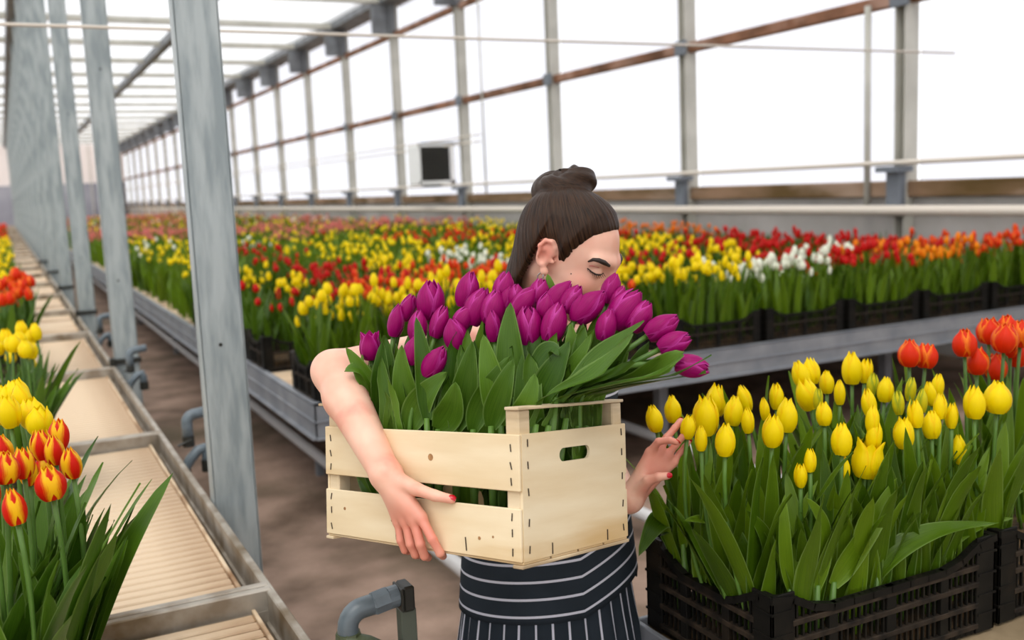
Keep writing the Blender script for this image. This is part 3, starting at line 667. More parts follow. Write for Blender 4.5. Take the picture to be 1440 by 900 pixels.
left_patch(3.55, [(18, 482, 3.65), (30, 462, 3.8), (36, 490, 3.6), (50, 466, 3.75), (45, 492, 3.62), (8, 475, 3.8), (27, 478, 3.7), (-5, 488, 3.7), (40, 475, 3.8)], 'black crate of yellow tulips, middle of the tray bench', MAT['yellow'], 'yellow tulip midway along the tray bench, %s from the left', 'yellow tulips midway along the tray bench', H=.06, lean=(1, 0, 0))
left_patch(6.3, [(4, 420, 6.4), (14, 418, 6.4), (24, 410, 6.45), (40, 412, 6.4), (10, 395, 6.6), (22, 385, 6.6), (34, 390, 6.6), (0, 400, 6.5), (18, 402, 6.5), (42, 395, 6.55), (30, 400, 6.5)], 'black crate of red tulips further along the tray bench', MAT['redor'], 'red tulip further along the tray bench, %s from the left', 'red tulips further along the tray bench', H=.075, x_edge=.05)

# ------------------------------------------------------------------ background tulip field
COLS = dict(yellow='yellow', red='red', orange='orange', redor='redor', white='white_t', pink='pink')
CX = [1.2, 1.82, 2.44, 3.21, 3.85, 4.49, 5.13, 5.77, 6.39 - .14]
def patch_colour(x, y):
    R_ = random.random()
    if y < 4.95:
        return ['yellow', 'yellow', 'redor', 'yellow', 'white', 'red', 'orange', 'red', 'red'][min(range(9), key=lambda i: abs(CX[i]+.3-x))]
    if x < 3.1:
        if y < 6.05: return 'red' if x < 2.1 else 'redor'
        if y < 6.9: return 'yellow' if x < 1.8 else ('red' if x < 2.42 else 'redor')
        if y < 8.2: return 'yellow' if x < 1.75 else ('red' if x < 2.7 else 'yellow')
        if y < 9.2: return 'yellow' if x < 1.75 or x > 2.5 else 'red'
        if y < 11: return 'yellow' if x < 1.8 else ('red' if x < 2.7 else 'yellow')
        if y < 14.5: return 'yellow' if R_ < .8 else 'white'
    else:
        if y < 5.5: return 'white' if 5.1 < x < 5.5 else ('yellow' if x < 4.4 else ('red' if x < 5.2 else 'redor'))
        if y < 6.2: return 'yellow' if 4.3 < x < 5.4 else ('redor' if x < 4 else 'red')
        if y < 7.3: return 'yellow' if 4.2 < x < 5.3 else ('white' if x < 3.8 and y > 6.8 else 'red')
        if y < 8.2: return 'white' if x < 3.8 else ('yellow' if x < 5.6 else 'red')
        if y < 9.3: return 'yellow' if x < 4.6 else ('red' if x < 5.7 else 'orange')
        if y < 11: return 'redor' if 3.7 < x < 4.9 else ('orange' if x > 5.8 else 'yellow')
        if y < 14.5: return ('pink' if R_ < .4 else 'yellow') if y > 12.5 and x < 4.6 else ('yellow' if R_ < .7 else 'red')
    if y < 19: return 'pink' if R_ < .55 else ('yellow' if R_ < .62 else 'green')
    return 'pink' if R_ < .3 else ('green' if R_ < .7 else ('red' if R_ < .82 else 'white'))

def tmpl(parts):
    """stack of (verts, faces, uv, material index)"""
    mb = MB()
    for v, f, u, mi in parts: mb.add(v, f, u, mi)
    return np.concatenate(mb.v), mb.f, np.concatenate(mb.uv), mb.mi
def plant_template(seed, h, far):
    """tulip of height h at the origin: 0 = foliage, 1 = bloom"""
    rs_ = random.getstate(); random.seed(seed)
    fo = MB(); bl = MB()
    nl = 2 if far else 3
    up = V3(random.uniform(-.04, .04), random.uniform(-.04, .04), h)
    if not far: fo.tube([V3(0, 0, 0), up*.5, up-V3(0, 0, .03)], .0035, 4, cap=False)
    else:
        fo.tube([V3(0, 0, 0), up-V3(0, 0, .02)], .005, 3, cap=False)
    for k in range(nl):
        a = seed*1.7+k*2.4; o = V3(math.cos(a), math.sin(a), 0); L_ = h*random.uniform(.72, .98); ln = random.uniform(.12, .4)
        leaf_strip(fo, V3(0, 0, 0), V3(0, 0, L_*.6)+o*L_*ln*.3, V3(0, 0, L_)+o*L_*ln, random.uniform(.03, .045)*(1.5 if far else 1), -o, nu=2 if not far else 1, nv=6 if not far else 3)
    kd = ('closed', 'egg', 'closed', 'slim')[seed % 4]; H = BLOOM[kd, 1][2]
    q = Vector((0, 0, 1)).rotation_difference(Vector(nrm(V3(random.uniform(-.15, .15), random.uniform(-.15, .15), 1)))).to_matrix()
    q = np.array(q)
    if far:
        n = 6; R_ = BLOOM[kd, 1][0][..., :2].max()
        V_ = [V3(0, 0, 0)]; U = [(0, 0)]
        for i, (z, r) in enumerate(((.35, 1.0), (.75, .85))):
            for j in range(n): V_.append(V3(R_*r*math.cos(j*6.283/n), R_*r*math.sin(j*6.283/n), H*z)); U.append((.3, z))
        V_.append(V3(0, 0, H)); U.append((.3, 1))
        F = [(0, 1+(j+1) % n, 1+j) for j in range(n)]+[(1+j, 1+(j+1) % n, 1+n+(j+1) % n, 1+n+j) for j in range(n)]+[(1+n+j, 1+n+(j+1) % n, 1+2*n) for j in range(n)]
        bl.add(np.array(V_)@q.T*1.1+up-V3(0, 0, .025), F, U)
    else:
        for k in range(6):
            P, UV, H = BLOOM[kd, k % 2]
            P = P[::2, ::2]; UV = UV[::2, ::2]; a = k*math.pi/3+seed
            R_ = np.array([[math.cos(a), -math.sin(a), 0], [math.sin(a), math.cos(a), 0], [0, 0, 1]])
            bl.grid((P@R_.T)@q.T*1.04+up-V3(0, 0, .03), uv=UV)
    random.setstate(rs_)
    return fo, bl
NEAR = [plant_template(s, h, False) for s, h in ((1, .40), (2, .43), (3, .37), (4, .45), (5, .41), (6, .34))]
FAR = [plant_template(s, h, True) for s, h in ((1, .40), (2, .44), (3, .37), (4, .42))]
ZB = .64
# the largest ones: every tulip of the front-row and left-corner crates stands as a thing of its own
NEARME = {}
def near_mesh(i, what, m):
    k = (i, what, m)
    if k not in NEARME:
        fo, bl = NEAR[i]; mb = fo if what == 'foliage' else bl
        NEARME[k] = mb.mesh(what, MAT[m], smooth=True, uv=True)
    return NEARME[k]
FRONT = [(0, 4.45, 'yellow', 'black crate of yellow tulips at the left corner of the back bench', 'yellow tulip in the corner crate of the back bench', 48),
         (3, 4.42, 'yellow', 'black crate of yellow tulips right of the woman, front of the back bench', 'yellow tulip right behind the woman on the back bench', 48),
         (4, 4.42, 'white', 'black crate of white tulips at the front of the back bench', 'white tulip at the front of the back bench', 40),
         (5, 4.42, 'red', 'black crate of red tulips between white and orange ones', 'red tulip between the white and orange ones', 44),
         (6, 4.42, 'orange', 'black crate of orange tulips at the front of the back bench', 'orange tulip at the front of the back bench', 44),
         (7, 4.42, 'redor', 'black crate of red tulips next to the orange ones at right', 'red tulip just right of the orange ones', 40),
         (1, 4.45, 'yellow', 'black crate of yellow tulips second from the bench corner', 'yellow tulip in the second crate from the bench corner', 44)]
acc = {}
def put(col, T, x, y, s, bloom=True):
    a = acc.setdefault((col, len(T)), []); a.append((random.randrange(len(T)), x, y, s, random.random()*6.28, bloom))
for ci, y, col, clab, tlab, n in FRONT:
    x = CX[ci]; far_crate(x, y, ZB, clab, 'crates along the front of the back bench')
    spots = []
    for q in range(n):
        gx, gy = q % 8, q//8
        X_, Y_ = x+.05+gx*.071+random.uniform(-.02, .02), y+.035+gy*.33/max(1, (n-1)//8)+random.uniform(-.015, .015)
        s = random.uniform(.85, 1.03)*{0: 1.12, 1: 1.12, 3: 1.11, 4: 1.06}.get(ci, 1.08)
        if q < 24: spots.append((px((X_, Y_, 1.05))[0], X_, Y_, s))
        else: put(col, NEAR, X_, Y_, s)
    for k, (_, X_, Y_, s) in enumerate(sorted(spots)):
        i = random.randrange(6)
        t = thing('tulip', (X_, Y_, ZB+.05), tlab+', %s from the left' % ordinal(k+1), 'tulip', tlab.replace('tulip', 'tulips')); t.rotation_euler = (0, 0, random.random()*6.28); t.scale = (s, s, s)
        inst('foliage', near_mesh(i, 'foliage', 'leaf'), t); inst('bloom', near_mesh(i, 'bloom', COLS[col]), t)
for y, lab in ((5.45, 'black crate of red tulips, second along the left edge of the back bench'), (5.87, 'black crate of red tulips, third along the left edge of the back bench'), (7.3, 'black crate of yellow tulips, fourth along the left edge of the back bench')):
    far_crate(1.2, y, ZB, lab, 'crates along the left edge of the back bench')
far_crate(CX[2], 4.45, ZB, 'black crate of orange-red tulips on the back bench, hidden behind the woman', 'crates along the front of the back bench')
far_crate(CX[8], 4.42, ZB, 'black crate at the far right end of the back bench front', 'crates along the front of the back bench')
# all the others, past counting
y = 4.45
while y < 46:
    pitch = .42 if y < 15 else .5
    for ci, cx in enumerate(CX):
        if y < 4.6 and ci in (0, 1, 3, 4, 5, 6, 7): continue
        if ci == 0 and (4.8 < y < 5.4 or 6.3 < y < 7.2 or 9.3 < y < 9.8): continue
        col = patch_colour(cx+.3, y); T = NEAR if y < 8.0 else FAR
        n = 40 if y < 8 else (30 if y < 14 else (20 if y < 22 else 12))
        for q in range(n):
            X_, Y_ = cx+.04+random.random()*.53, y+.02+random.random()*(pitch-.04)
            c = col
            bl = random.random() < {'red': .45, 'yellow': .6, 'redor': .8, 'pink': 1.0}.get(col, .6)*(1 if y < 7.5 or col == 'pink' else 1)*(1 if y < 7.5 else (.75 if y < 9 else (.42 if y < 11 else (.75 if col == 'pink' else .22))))
            if c == 'green': c = 'yellow'; bl = random.random() < .12
            put(c, T, X_, Y_, random.uniform(.82, 1.05)*(1.08 if y > 8 else 1), bl)
    y += pitch
# tulips of the tray bench further back
for (ya, yb, col, dens) in ((4.05, 4.5, 'yellow', 80), (6.75, 7.6, 'redor', 80), (8.2, 10, 'yellow', 60), (10.4, 14.5, 'yellow', 50), (15, 20, 'yellow', 40), (21, 40, 'redor', 25)):
    for q in range(int((yb-ya)*.62*dens)):
        put(col, FAR if ya > 8 else NEAR, -.55+random.random()*.6, random.uniform(ya, yb), random.uniform(.85, 1.05))
def merge(name, items, T, m, label):
    V_, F_, U_, MI = [], [], [], []; n = 0
    loops = []; cnts = []; mis = []
    pre = []
    for fo, bl in T:
        pre.append([(np.concatenate(b.v), np.array([len(f) for f in b.f]), np.array([i for f in b.f for i in f]), np.concatenate(b.uv)) for b in (fo, bl)])
    for i, x, y_, s, a, bloom in items:
        c, sn = math.cos(a)*s, math.sin(a)*s; M_ = np.array([[c, sn, 0], [-sn, c, 0], [0, 0, s]])
        for k in ((0, 1) if bloom else (0,)):
            v, ct, lp, uv = pre[i][k]
            V_.append(v@M_+V3(x, y_, ZB)); U_.append(uv); loops.append(lp+n); cnts.append(ct); mis.append(np.full(len(ct), k)); n += len(v)
    v = np.concatenate(V_); lp = np.concatenate(loops); ct = np.concatenate(cnts); mi = np.concatenate(mis); U = np.concatenate(U_)
    me = bpy.data.meshes.new(name); me.vertices.add(len(v)); me.vertices.foreach_set('co', v.ravel())
    me.loops.add(len(lp)); me.loops.foreach_set('vertex_index', lp.astype(np.int32))
    me.polygons.add(len(ct)); st = np.concatenate([[0], np.cumsum(ct)[:-1]]).astype(np.int32)
    me.polygons.foreach_set('loop_start', st); me.polygons.foreach_set('material_index', mi.astype(np.int32))
    me.update(calc_edges=True); me.polygons.foreach_set('use_smooth', np.ones(len(ct), bool))
    l = me.uv_layers.new(name='UVMap'); l.data.foreach_set('uv', U[lp].ravel())
    me.materials.append(MAT['leaf']); me.materials.append(MAT[m]); me.validate(); me.update()
    o = link(bpy.data.objects.new(name, me)); tag(o, label, 'tulips', kind='stuff'); return o
for (col, n), items in acc.items():
    far = n == len(FAR)
    T = FAR if far else NEAR
    merge('tulip_field', items, T, COLS[col], '%s tulips massed %s' % (dict(redor='orange-red').get(col, col), 'in the blurred rows of the far field' if far else 'in the second rows behind the front crates'))

# ------------------------------------------------------------------ wooden crate
_q = dict(dep=1.55, l=.486, w=.289, h=.201, yaw=.389, tx=-.099, ty=.143, dx=-.921, dy=-2.569)
def _eul(a, b, c):
    ca, sa, cb, sb, cc, sc = math.cos(a), math.sin(a), math.cos(b), math.sin(b), math.cos(c), math.sin(c)
    return np.array([[ca, -sa, 0], [sa, ca, 0], [0, 0, 1]])@np.array([[1, 0, 0], [0, cb, -sb], [0, sb, cb]])@np.array([[cc, 0, sc], [0, 1, 0], [-sc, 0, cc]])
KE = _eul(_q['yaw'], _q['tx'], _q['ty']); KU, KV, KN = KE[:, 0], KE[:, 1], KE[:, 2]
KA = at(735+_q['dx'], 795+_q['dy'], _q['dep']); KL, KW, KH = _q['l'], _q['w'], _q['h']
def kp(u, v, n): return KA+KU*u+KV*v+KN*n           # u across the end, v along the long side, n up
for _n in ('wood', 'woodrough'):
    for nd in MAT[_n].node_tree.nodes:
        if nd.type == 'MAPPING': nd.vector_type = 'TEXTURE'; nd.inputs['Rotation'].default_value = Matrix(KE.tolist()).to_euler(); nd.inputs['Scale'].default_value = (5, 5, .8)
wc = thing('wooden_crate', kp(KW/2, KL/2, 0), 'pale wooden slatted crate full of purple tulips, held by the woman', 'crate')
def kbox(name, u0, u1, v0, v1, n0, n1, m_='wood', bev=.0012, par=None):
    return obj(name, MB().obox(kp((u0+u1)/2, (v0+v1)/2, (n0+n1)/2), KU, KV, KN, (u1-u0)/2, (v1-v0)/2, (n1-n0)/2, bev), MAT[m_], par or wc)
T_ = .0055
for s in (0, 1):                                       # long sides: two boards each
    u0, u1 = (0, T_) if s == 0 else (KW-T_, KW)
    for n0, n1 in ((.0, .083), (.110, KH-.002)): kbox('side_board', u0, u1, .001, KL-.001, n0, n1)
for u0 in (T_, KW-T_-.028):
    for v0 in (T_, KL-T_-.028):
        kbox('corner_post', u0, u0+.028, v0, v0+.028, .004, KH+.036, 'woodrough', .002)
for v0 in (0, KL-T_):                                  # ends: one panel with a hand hole, a lath on top
    mb = MB(); n0, n1 = 0, KH-.002
    hu, hn, hw, hh = KW*.485, KH*.79, .041, .0115
    ring = []
    for k in range(16):
        a = 2*math.pi*(k+.5)/16; ca, sa = math.cos(a), math.sin(a)
        ring.append((hu+(hw-hh)*(1 if ca > 0 else -1)+hh*ca, hn+hh*sa))
    u0_, u1_ = T_+.0005, KW-T_-.0005
    def edgept(k):
        a = 2*math.pi*(k+.5)/16; ca, sa = math.cos(a), math.sin(a)
        tx = ((u1_-hu) if ca > 0 else (hu-u0_))/max(1e-6, abs(ca)); tn = ((n1-hn) if sa > 0 else (hn-n0))/max(1e-6, abs(sa)); t = min(tx, tn); return (hu+ca*t, hn+sa*t)
    outer = [edgept(k) for k in range(16)]
    corners = [(u1_, n1), (u0_, n1), (u0_, n0), (u1_, n0)]
    for face, vv in ((0, v0), (1, v0+T_)):
        R0 = [kp(a, vv, b) for a, b in ring]; O0 = [kp(a, vv, b) for a, b in outer]; C0 = [kp(a, vv, b) for a, b in corners]
        F = []
        for k in range(16):
            k2 = (k+1) % 16; F.append((k, k2, 16+k2, 16+k))
            (ua, na), (ub, nb) = outer[k], outer[k2]
            if abs(ua-ub) > 1e-6 and abs(na-nb) > 1e-6:
                ci = min(range(4), key=lambda c: abs(corners[c][0]-ua)+abs(corners[c][1]-na)+abs(corners[c][0]-ub)+abs(corners[c][1]-nb)); F.append((16+k, 16+k2, 32+ci))
        mb.add(R0+O0+C0, F if face else [tuple(reversed(f)) for f in F])
    A_ = [kp(a, v0, b) for a, b in ring]+[kp(a, v0+T_, b) for a, b in ring]
    mb.add(A_, [(k, (k+1) % 16, 16+(k+1) % 16, 16+k) for k in range(16)])
    C_ = [kp(a, v0, b) for a, b in corners]+[kp(a, v0+T_, b) for a, b in corners]
    mb.add(C_, [(k, (k+1) % 4, 4+(k+1) % 4, 4+k) for k in range(4)])
    obj('end_panel', mb, MAT['wood'], wc)
    v1 = v0+.006 if v0 == 0 else v0
    kbox('top_lath', T_-.004, KW-T_+.003, v1-.004, v1+.026, KH+.036, KH+.041, 'woodrough', .001)
for k in range(4):
    u0 = .002+k*(KW-.004)/4; kbox('bottom_board', u0+.002, u0+(KW-.004)/4-.002, .001, KL-.001, -.0045, -.0005)
kbox('bottom_edge_strip', .0, KW, -.001, .02, -.010, -.0046, 'woodrough'); kbox('bottom_edge_strip', .0, KW, KL-.02, KL+.001, -.010, -.0046, 'woodrough')
def staple(c, d, n, L_=.012):
    obj('staple', MB().obox(c, d, np.cross(n, d), n, L_/2, .0007, .0009), MAT['staple'], wc)
for n_ in (.015, .045, .07, .125, .15, .178):
    for v_ in (.018, KL-.018): staple(kp(-.0006, v_, n_), nrm(KN+KV*random.uniform(-.3, .3)), KU)
for n_ in (.018, .06, .108, .15, .185):
    for u_ in (.019, KW-.016): staple(kp(u_, -.0006, n_), nrm(KN+KU*random.uniform(-.25, .15)), KV)
for u_ in (.075, .225): staple(kp(u_, -.0006, .012), KN, KV, .018)
for v_ in (.12, .29): staple(kp(-.0006, v_, .018), nrm(KN+KV*.1), KU, .022)
for (v_, n_, r_) in ((.2, .155, .006), (.43, .05, .003), (.30, .04, .003), (.09, .03, .003), (.06, .035, .002), (.33, .18, .003)):
    cc = kp(-.0004, v_, n_); obj('wood_knot', MB().tube([cc+KU*.0004, cc-KU*.0002], r_, 10), MAT['knot'], wc)

# ------------------------------------------------------------------ purple bouquet
def in_crate(P):
    """keep what is below the rim inside the boards"""
    P = np.asarray(P, float); Q = P-KA; u_, v_, n_ = Q@KU, Q@KV, Q@KN
    k = np.clip((KH+.085-n_)/.035, 0, 1)
    cu = np.clip(u_, .014, KW-.014); cv = np.clip(v_, .014, KL-.014)
    return P+KU*((cu-u_)*k)[..., None]+KV*((cv-v_)*k)[..., None]+KN*np.maximum(0, .006-n_)[..., None]
PT = [(520,486,36,-4,'open'),(558,450,42,12,'pslim'),(574,432,36,22,'pslim'),(588,458,40,6,'pclosed'),(605,421,50,3,'pclosed'),(583,492,38,10,'pegg'),(611,508,44,34,'pclosed'),(619,452,42,20,'pslim'),(640,470,42,-12,'pegg'),(658,407,46,14,'pclosed'),(672,430,50,22,'pclosed'),(652,448,38,30,'pclosed'),(694,432,44,10,'pegg'),(709,405,44,8,'pclosed'),(727,416,30,0,'pegg'),(712,420,34,24,'pslim'),(694,458,40,-4,'pslim'),
(744,457,48,-2,'pclosed'),(780,453,50,16,'pclosed'),(739,424,44,38,'pclosed'),(759,409,34,14,'pegg'),(787,416,46,42,'pclosed'),(805,420,38,30,'pegg'),(770,430,36,10,'pegg'),(830,430,52,46,'pclosed'),(860,405,40,18,'pclosed'),(853,456,42,12,'pclosed'),(880,434,56,36,'pclosed'),(900,444,42,34,'pegg'),(932,459,46,58,'pclosed'),(949,482,42,66,'pclosed'),(974,515,43,98,'pclosed'),(870,420,36,20,'pslim'),(814,432,36,20,'pslim')]
PT.sort(key=lambda q: q[0])
WB = {}
for i, (x, y, h, a, kd) in enumerate(PT):
    dep = 1.655+max(0, 815-x)*.00072+(470-y)*.0011-(.02 if x > 900 else 0)
    h3 = at(x, y, dep); H = h*dep/FPX; sc = H/BLOOM[kd, 1][2]*1.1
    ar = math.radians(a); dr = nrm(UPV*math.cos(ar)+RGT*math.sin(ar)-FWD*.12)
    q = h3-KA; u_, v_ = q@KU, q@KV
    ub = min(max(u_*.8+.02, .05), KW-.05); vb = min(max(v_+.05*math.sin(ar)*2, .06), KL-.07)
    if a > 30: vb = min(KL-.08, max(vb, .10+.0016*a)); ub = min(max(ub, .05), .17)
    base = kp(ub, vb, .012)
    mid = base+(h3-base)*.5+KN*.07*min(1, a/60)
    L_ = np.linalg.norm(h3-base); ax = nrm(h3-base)
    lv = []
    toC = nrm(CAM-h3)
    for k in range(4):
        o = nrm(RGT*random.uniform(-1, 1) + UPV*random.uniform(-.2, .3) - FWD*random.uniform(0, .6))
        ll = random.uniform(.17, .27); end = h3-dr*(H*.5+random.uniform(.0, .09))+o*random.uniform(.02, .06)
        axe = nrm(end-base); p1 = end; p0 = base+axe*max(.04, np.linalg.norm(end-base)-ll); pc = (p0+p1)/2+o*.02+KN*.03*min(1, a/60)
        lv.append((p0, pc, p1, random.uniform(.036, .056), nrm(toC+o*.7), .05+.15*random.random(), random.uniform(-.6, .6)))
    tulip(base, h3, dr, kd, MAT['purple'], lv, sc, rs=.0046, label='purple tulip in the wooden crate, %s bloom from the left' % ordinal(i+1), group='purple tulips in the wooden crate', lmat='leafdeep', bend=h3-dr*L_*.42, name='tulip', fit=in_crate)
BL = [((830, 600, 1.70), (880, 575, 1.64), (985, 520, 1.58), .05, (-.2, .7, .4), 'low broad leaf under the rightmost purple bloom'),
      ((780, 590, 1.70), (850, 540, 1.65), (935, 500, 1.60), .052, (-.2, .6, .5), 'broad leaf beneath the two right-hand purple blooms'),
      ((770, 590, 1.68), (800, 540, 1.66), (830, 470, 1.64), .05, (-.3, .4, .6), 'leaf slanting up between blooms right of the centre'),
      ((750, 590, 1.68), (775, 530, 1.66), (800, 480, 1.65), .052, (-.2, .3, .8), 'broad leaf under the two central upright blooms'),
      ((820, 600, 1.68), (850, 570, 1.66), (920, 540, 1.62), .046, (-.2, .8, .4), 'shadowed leaf low at the right of the bouquet'),
      ((640, 604, 1.74), (655, 550, 1.72), (664, 480, 1.70), .05, (0, 0, 1), 'upright leaf below the bloom cluster at left of centre'),
      ((590, 604, 1.80), (560, 550, 1.79), (565, 485, 1.78), .046, (.1, 0, 1), 'wavy leaf below the left blooms'),
      ((705, 600, 1.68), (690, 540, 1.67), (680, 470, 1.67), .046, (.1, 0, 1), 'tall leaf under the central bloom cluster'),
((760, 598, 1.60), (820, 560, 1.57), (888, 468, 1.56), .062, (-.2, .6, .4), 'broad leaf slanting up to the right across the bouquet'),
      ((800, 600, 1.60), (880, 570, 1.57), (960, 498, 1.54), .05, (-.2, .7, .3), 'long leaf below the rightmost purple blooms'),
      ((690, 600, 1.66), (700, 560, 1.63), (722, 505, 1.62), .042, (0, -.1, 1), 'upright leaf rising just behind the crate post'),
      ((665, 605, 1.70), (672, 560, 1.68), (718, 500, 1.66), .04, (0, 0, 1), 'upright leaf left of the crate post'),
      ((615, 604, 1.75), (640, 580, 1.72), (640, 538, 1.70), .052, (0, 0, 1), 'blunt leaf curling in the middle of the bouquet'),
      ((575, 605, 1.78), (585, 560, 1.76), (628, 523, 1.74), .05, (0, .2, 1), 'leaf bending right under the lowest left blooms'),
      ((540, 604, 1.84), (530, 560, 1.82), (538, 480, 1.80), .045, (.2, 0, 1), 'tall leaf at the left end of the bouquet'),
      ((535, 590, 1.84), (525, 540, 1.82), (486, 488, 1.81), .04, (0, .3, 1), 'leaf reaching left over the arm'),
      ((545, 590, 1.84), (515, 500, 1.82), (484, 522, 1.80), .038, (0, .7, .6), 'leaf folded down over the arm'),
      ((725, 560, 1.70), (712, 500, 1.70), (718, 425, 1.70), .05, (0, 0, 1), 'pale upright leaf between purple blooms in the middle'),
      ((744, 540, 1.68), (775, 470, 1.67), (786, 500, 1.65), .036, (0, .6, .8), 'leaf folded over below two upright blooms'),
      ((775, 470, 1.76), (778, 420, 1.76), (770, 385, 1.76), .03, (0, 0, 1), 'leaf tip standing in front of the ear'),
      ((840, 590, 1.62), (900, 560, 1.59), (1000, 498, 1.54), .034, (0, .8, .3), 'narrow leaf ending beyond the rightmost blooms'),
      ((790, 560, 1.64), (840, 500, 1.62), (905, 450, 1.60), .04, (-.3, .5, .5), 'leaf running up behind the broad slanting leaf'),
      ((600, 590, 1.76), (600, 520, 1.75), (585, 445, 1.75), .036, (.2, 0, 1), 'narrow leaf between the left blooms'),
      ((720, 600, 1.64), (745, 580, 1.62), (752, 525, 1.62), .045, (0, 0, 1), 'leaf standing behind the top lath of the crate')]
for k, (a, b, c, wd, fc, lab) in enumerate(BL):
    p0, p1, p2 = at(*a), at(*b), at(*c); f3 = nrm(RGT*fc[0]+UPV*fc[1]-FWD*fc[2])
    q = p0-KA; base = kp(min(max(q@KU, .05), KW-.05), min(max(q@KV, .05), KL-.05), .012)
    t = thing('tulip_shoot', base, lab, 'tulip leaf')
    obj('leaf', leaf_strip(MB(), p0, p1, p2, wd, f3, fold=.35, wave=.09, nu=6, nv=16, fit=in_crate), MAT['leafdeep'], t, smooth=True, uv=True)
    p0 = in_crate(p0[None])[0]; obj('sheath', MB().tube([base, base+(p0-base)*.6, p0+(p1-p0)*.03], [.006, .008, .005], 8), MAT['stem'], t, smooth=True)

# ------------------------------------------------------------------ the woman: distance fields turned into one skin mesh
def d_cone(p, a, b, ra, rb):
    a = np.asarray(a, float); b = np.asarray(b, float); ab = b-a
    t = np.clip(((p-a)@ab)/(ab@ab+1e-12), 0, 1)
    return np.linalg.norm(p-a-t[:, None]*ab, axis=1)-(ra+(rb-ra)*t)
def d_ell(p, c, r, fr=None):
    q = p-np.asarray(c, float)
    if fr is not None: q = q@np.asarray(fr).T
    r = np.asarray(r, float); k0 = np.linalg.norm(q/r, axis=1); k1 = np.linalg.norm(q/(r*r), axis=1)
    return k0*(k0-1)/(k1+1e-9)
def smin(a, b, k):
    h = np.clip(.5+.5*(b-a)/k, 0, 1); return b+(a-b)*h-k*h*(1-h)
def smax(a, b, k): return -smin(-a, -b, k)
def surf(fn, lo, hi, h, name, mats, parent, levels=4, post=None):
    lo = np.asarray(lo, float); hi = np.asarray(hi, float); cs = h*2**levels
    n = np.ceil((hi-lo)/cs).astype(int)
    I = np.stack(np.meshgrid(*[np.arange(k) for k in n], indexing='ij'), -1).reshape(-1, 3)
    for lv in range(levels+1):
        s = h*2**(levels-lv); c = lo+(I+.5)*s; d = fn(c); I = I[np.abs(d) < s*.87*1.35+.001*(lv < levels)]
        if lv < levels:
            o = np.array([[a, b, e] for a in (0, 1) for b in (0, 1) for e in (0, 1)]); I = (I[:, None]*2+o[None]).reshape(-1, 3)
    N_ = n*2**levels+3
    key = lambda J: (J[:, 0]*N_[1]+J[:, 1])*N_[2]+J[:, 2]
    o = np.array([[a, b, e] for a in (0, 1) for b in (0, 1) for e in (0, 1)])
    ck = key((I[:, None]+o[None]).reshape(-1, 3)); uk, inv = np.unique(ck, return_inverse=True)
    J = np.stack([uk//(N_[1]*N_[2]), (uk//N_[2]) % N_[1], uk % N_[2]], -1)
    D = fn(lo+J*h); inv = inv.reshape(-1, 8); cd_ = D[inv]
    mix = (cd_.min(1) < 0) & (cd_.max(1) >= 0); I = I[mix]; cd_ = cd_[mix]
    acc_ = np.zeros((len(I), 3)); cnt = np.zeros(len(I))
    for a in range(8):
        for b in range(a+1, 8):
            if np.abs(o[a]-o[b]).sum() == 1:
                da, db = cd_[:, a], cd_[:, b]; m_ = (da < 0) != (db < 0); t = np.where(m_, da/(da-db+1e-12), 0)
                acc_ += np.where(m_[:, None], o[a]+(o[b]-o[a])*t[:, None], 0); cnt += m_
    P = lo+(I+acc_/cnt[:, None])*h
    kk = key(I); od = np.argsort(kk); ks = kk[od]
    def find(Q):
        k = key(Q); j = np.searchsorted(ks, k); j = np.clip(j, 0, len(ks)-1); ok = ks[j] == k; return od[j], ok
    F = []
    for ax in range(3):
        e = np.zeros(3, int); e[ax] = 1; b1 = np.zeros(3, int); b1[(ax+1) % 3] = 1; b2 = np.zeros(3, int); b2[(ax+2) % 3] = 1
        i0 = 0; i1 = int(e@[4, 2, 1]); d0 = cd_[:, i0]; d1 = cd_[:, i1]; m_ = (d0 < 0) != (d1 < 0)
        Q = I[m_]; s = d0[m_] < 0
        r = [find(Q), find(Q-b1), find(Q-b1-b2), find(Q-b2)]; ok = r[0][1] & r[1][1] & r[2][1] & r[3][1]
        q = np.stack([x[0] for x in r], -1)[ok]; s = s[ok]
        q[~s] = q[~s][:, ::-1]; F.append(q)
    F = np.concatenate(F)
    # light smoothing
    A = np.zeros_like(P); C_ = np.zeros(len(P))
    for i in range(4):
        for j in (1, 3):
            np.add.at(A, F[:, i], P[F[:, (i+j) % 4]]); np.add.at(C_, F[:, i], 1)
    P = np.where(C_[:, None] > 0, .5*P+.5*A/np.maximum(C_, 1)[:, None], P)
    if post is not None: P = post(P)
    off = _origin[parent.name]
    me = bpy.data.meshes.new(name); me.vertices.add(len(P)); me.vertices.foreach_set('co', (P-off).ravel())
    me.loops.add(F.size); me.loops.foreach_set('vertex_index', F.ravel().astype(np.int32))
    me.polygons.add(len(F)); me.polygons.foreach_set('loop_start', np.arange(0, F.size, 4, dtype=np.int32))
    me.update(calc_edges=True); me.polygons.foreach_set('use_smooth', np.ones(len(F), bool)); me.validate()
    me.materials.append(mats); me.update()
    ob = link(bpy.data.objects.new(name, me)); ob.parent = parent; _origin[ob.name] = off
    return ob, P, F

def BP(lat, dep, z): return CAM*V3(1, 1, 0)+HR*lat+HB*dep+V3(0, 0, z)
woman = thing('person', BP(.055, 2.08, 0), 'woman in striped dark apron, hair in a bun, bending over purple tulips', 'person')
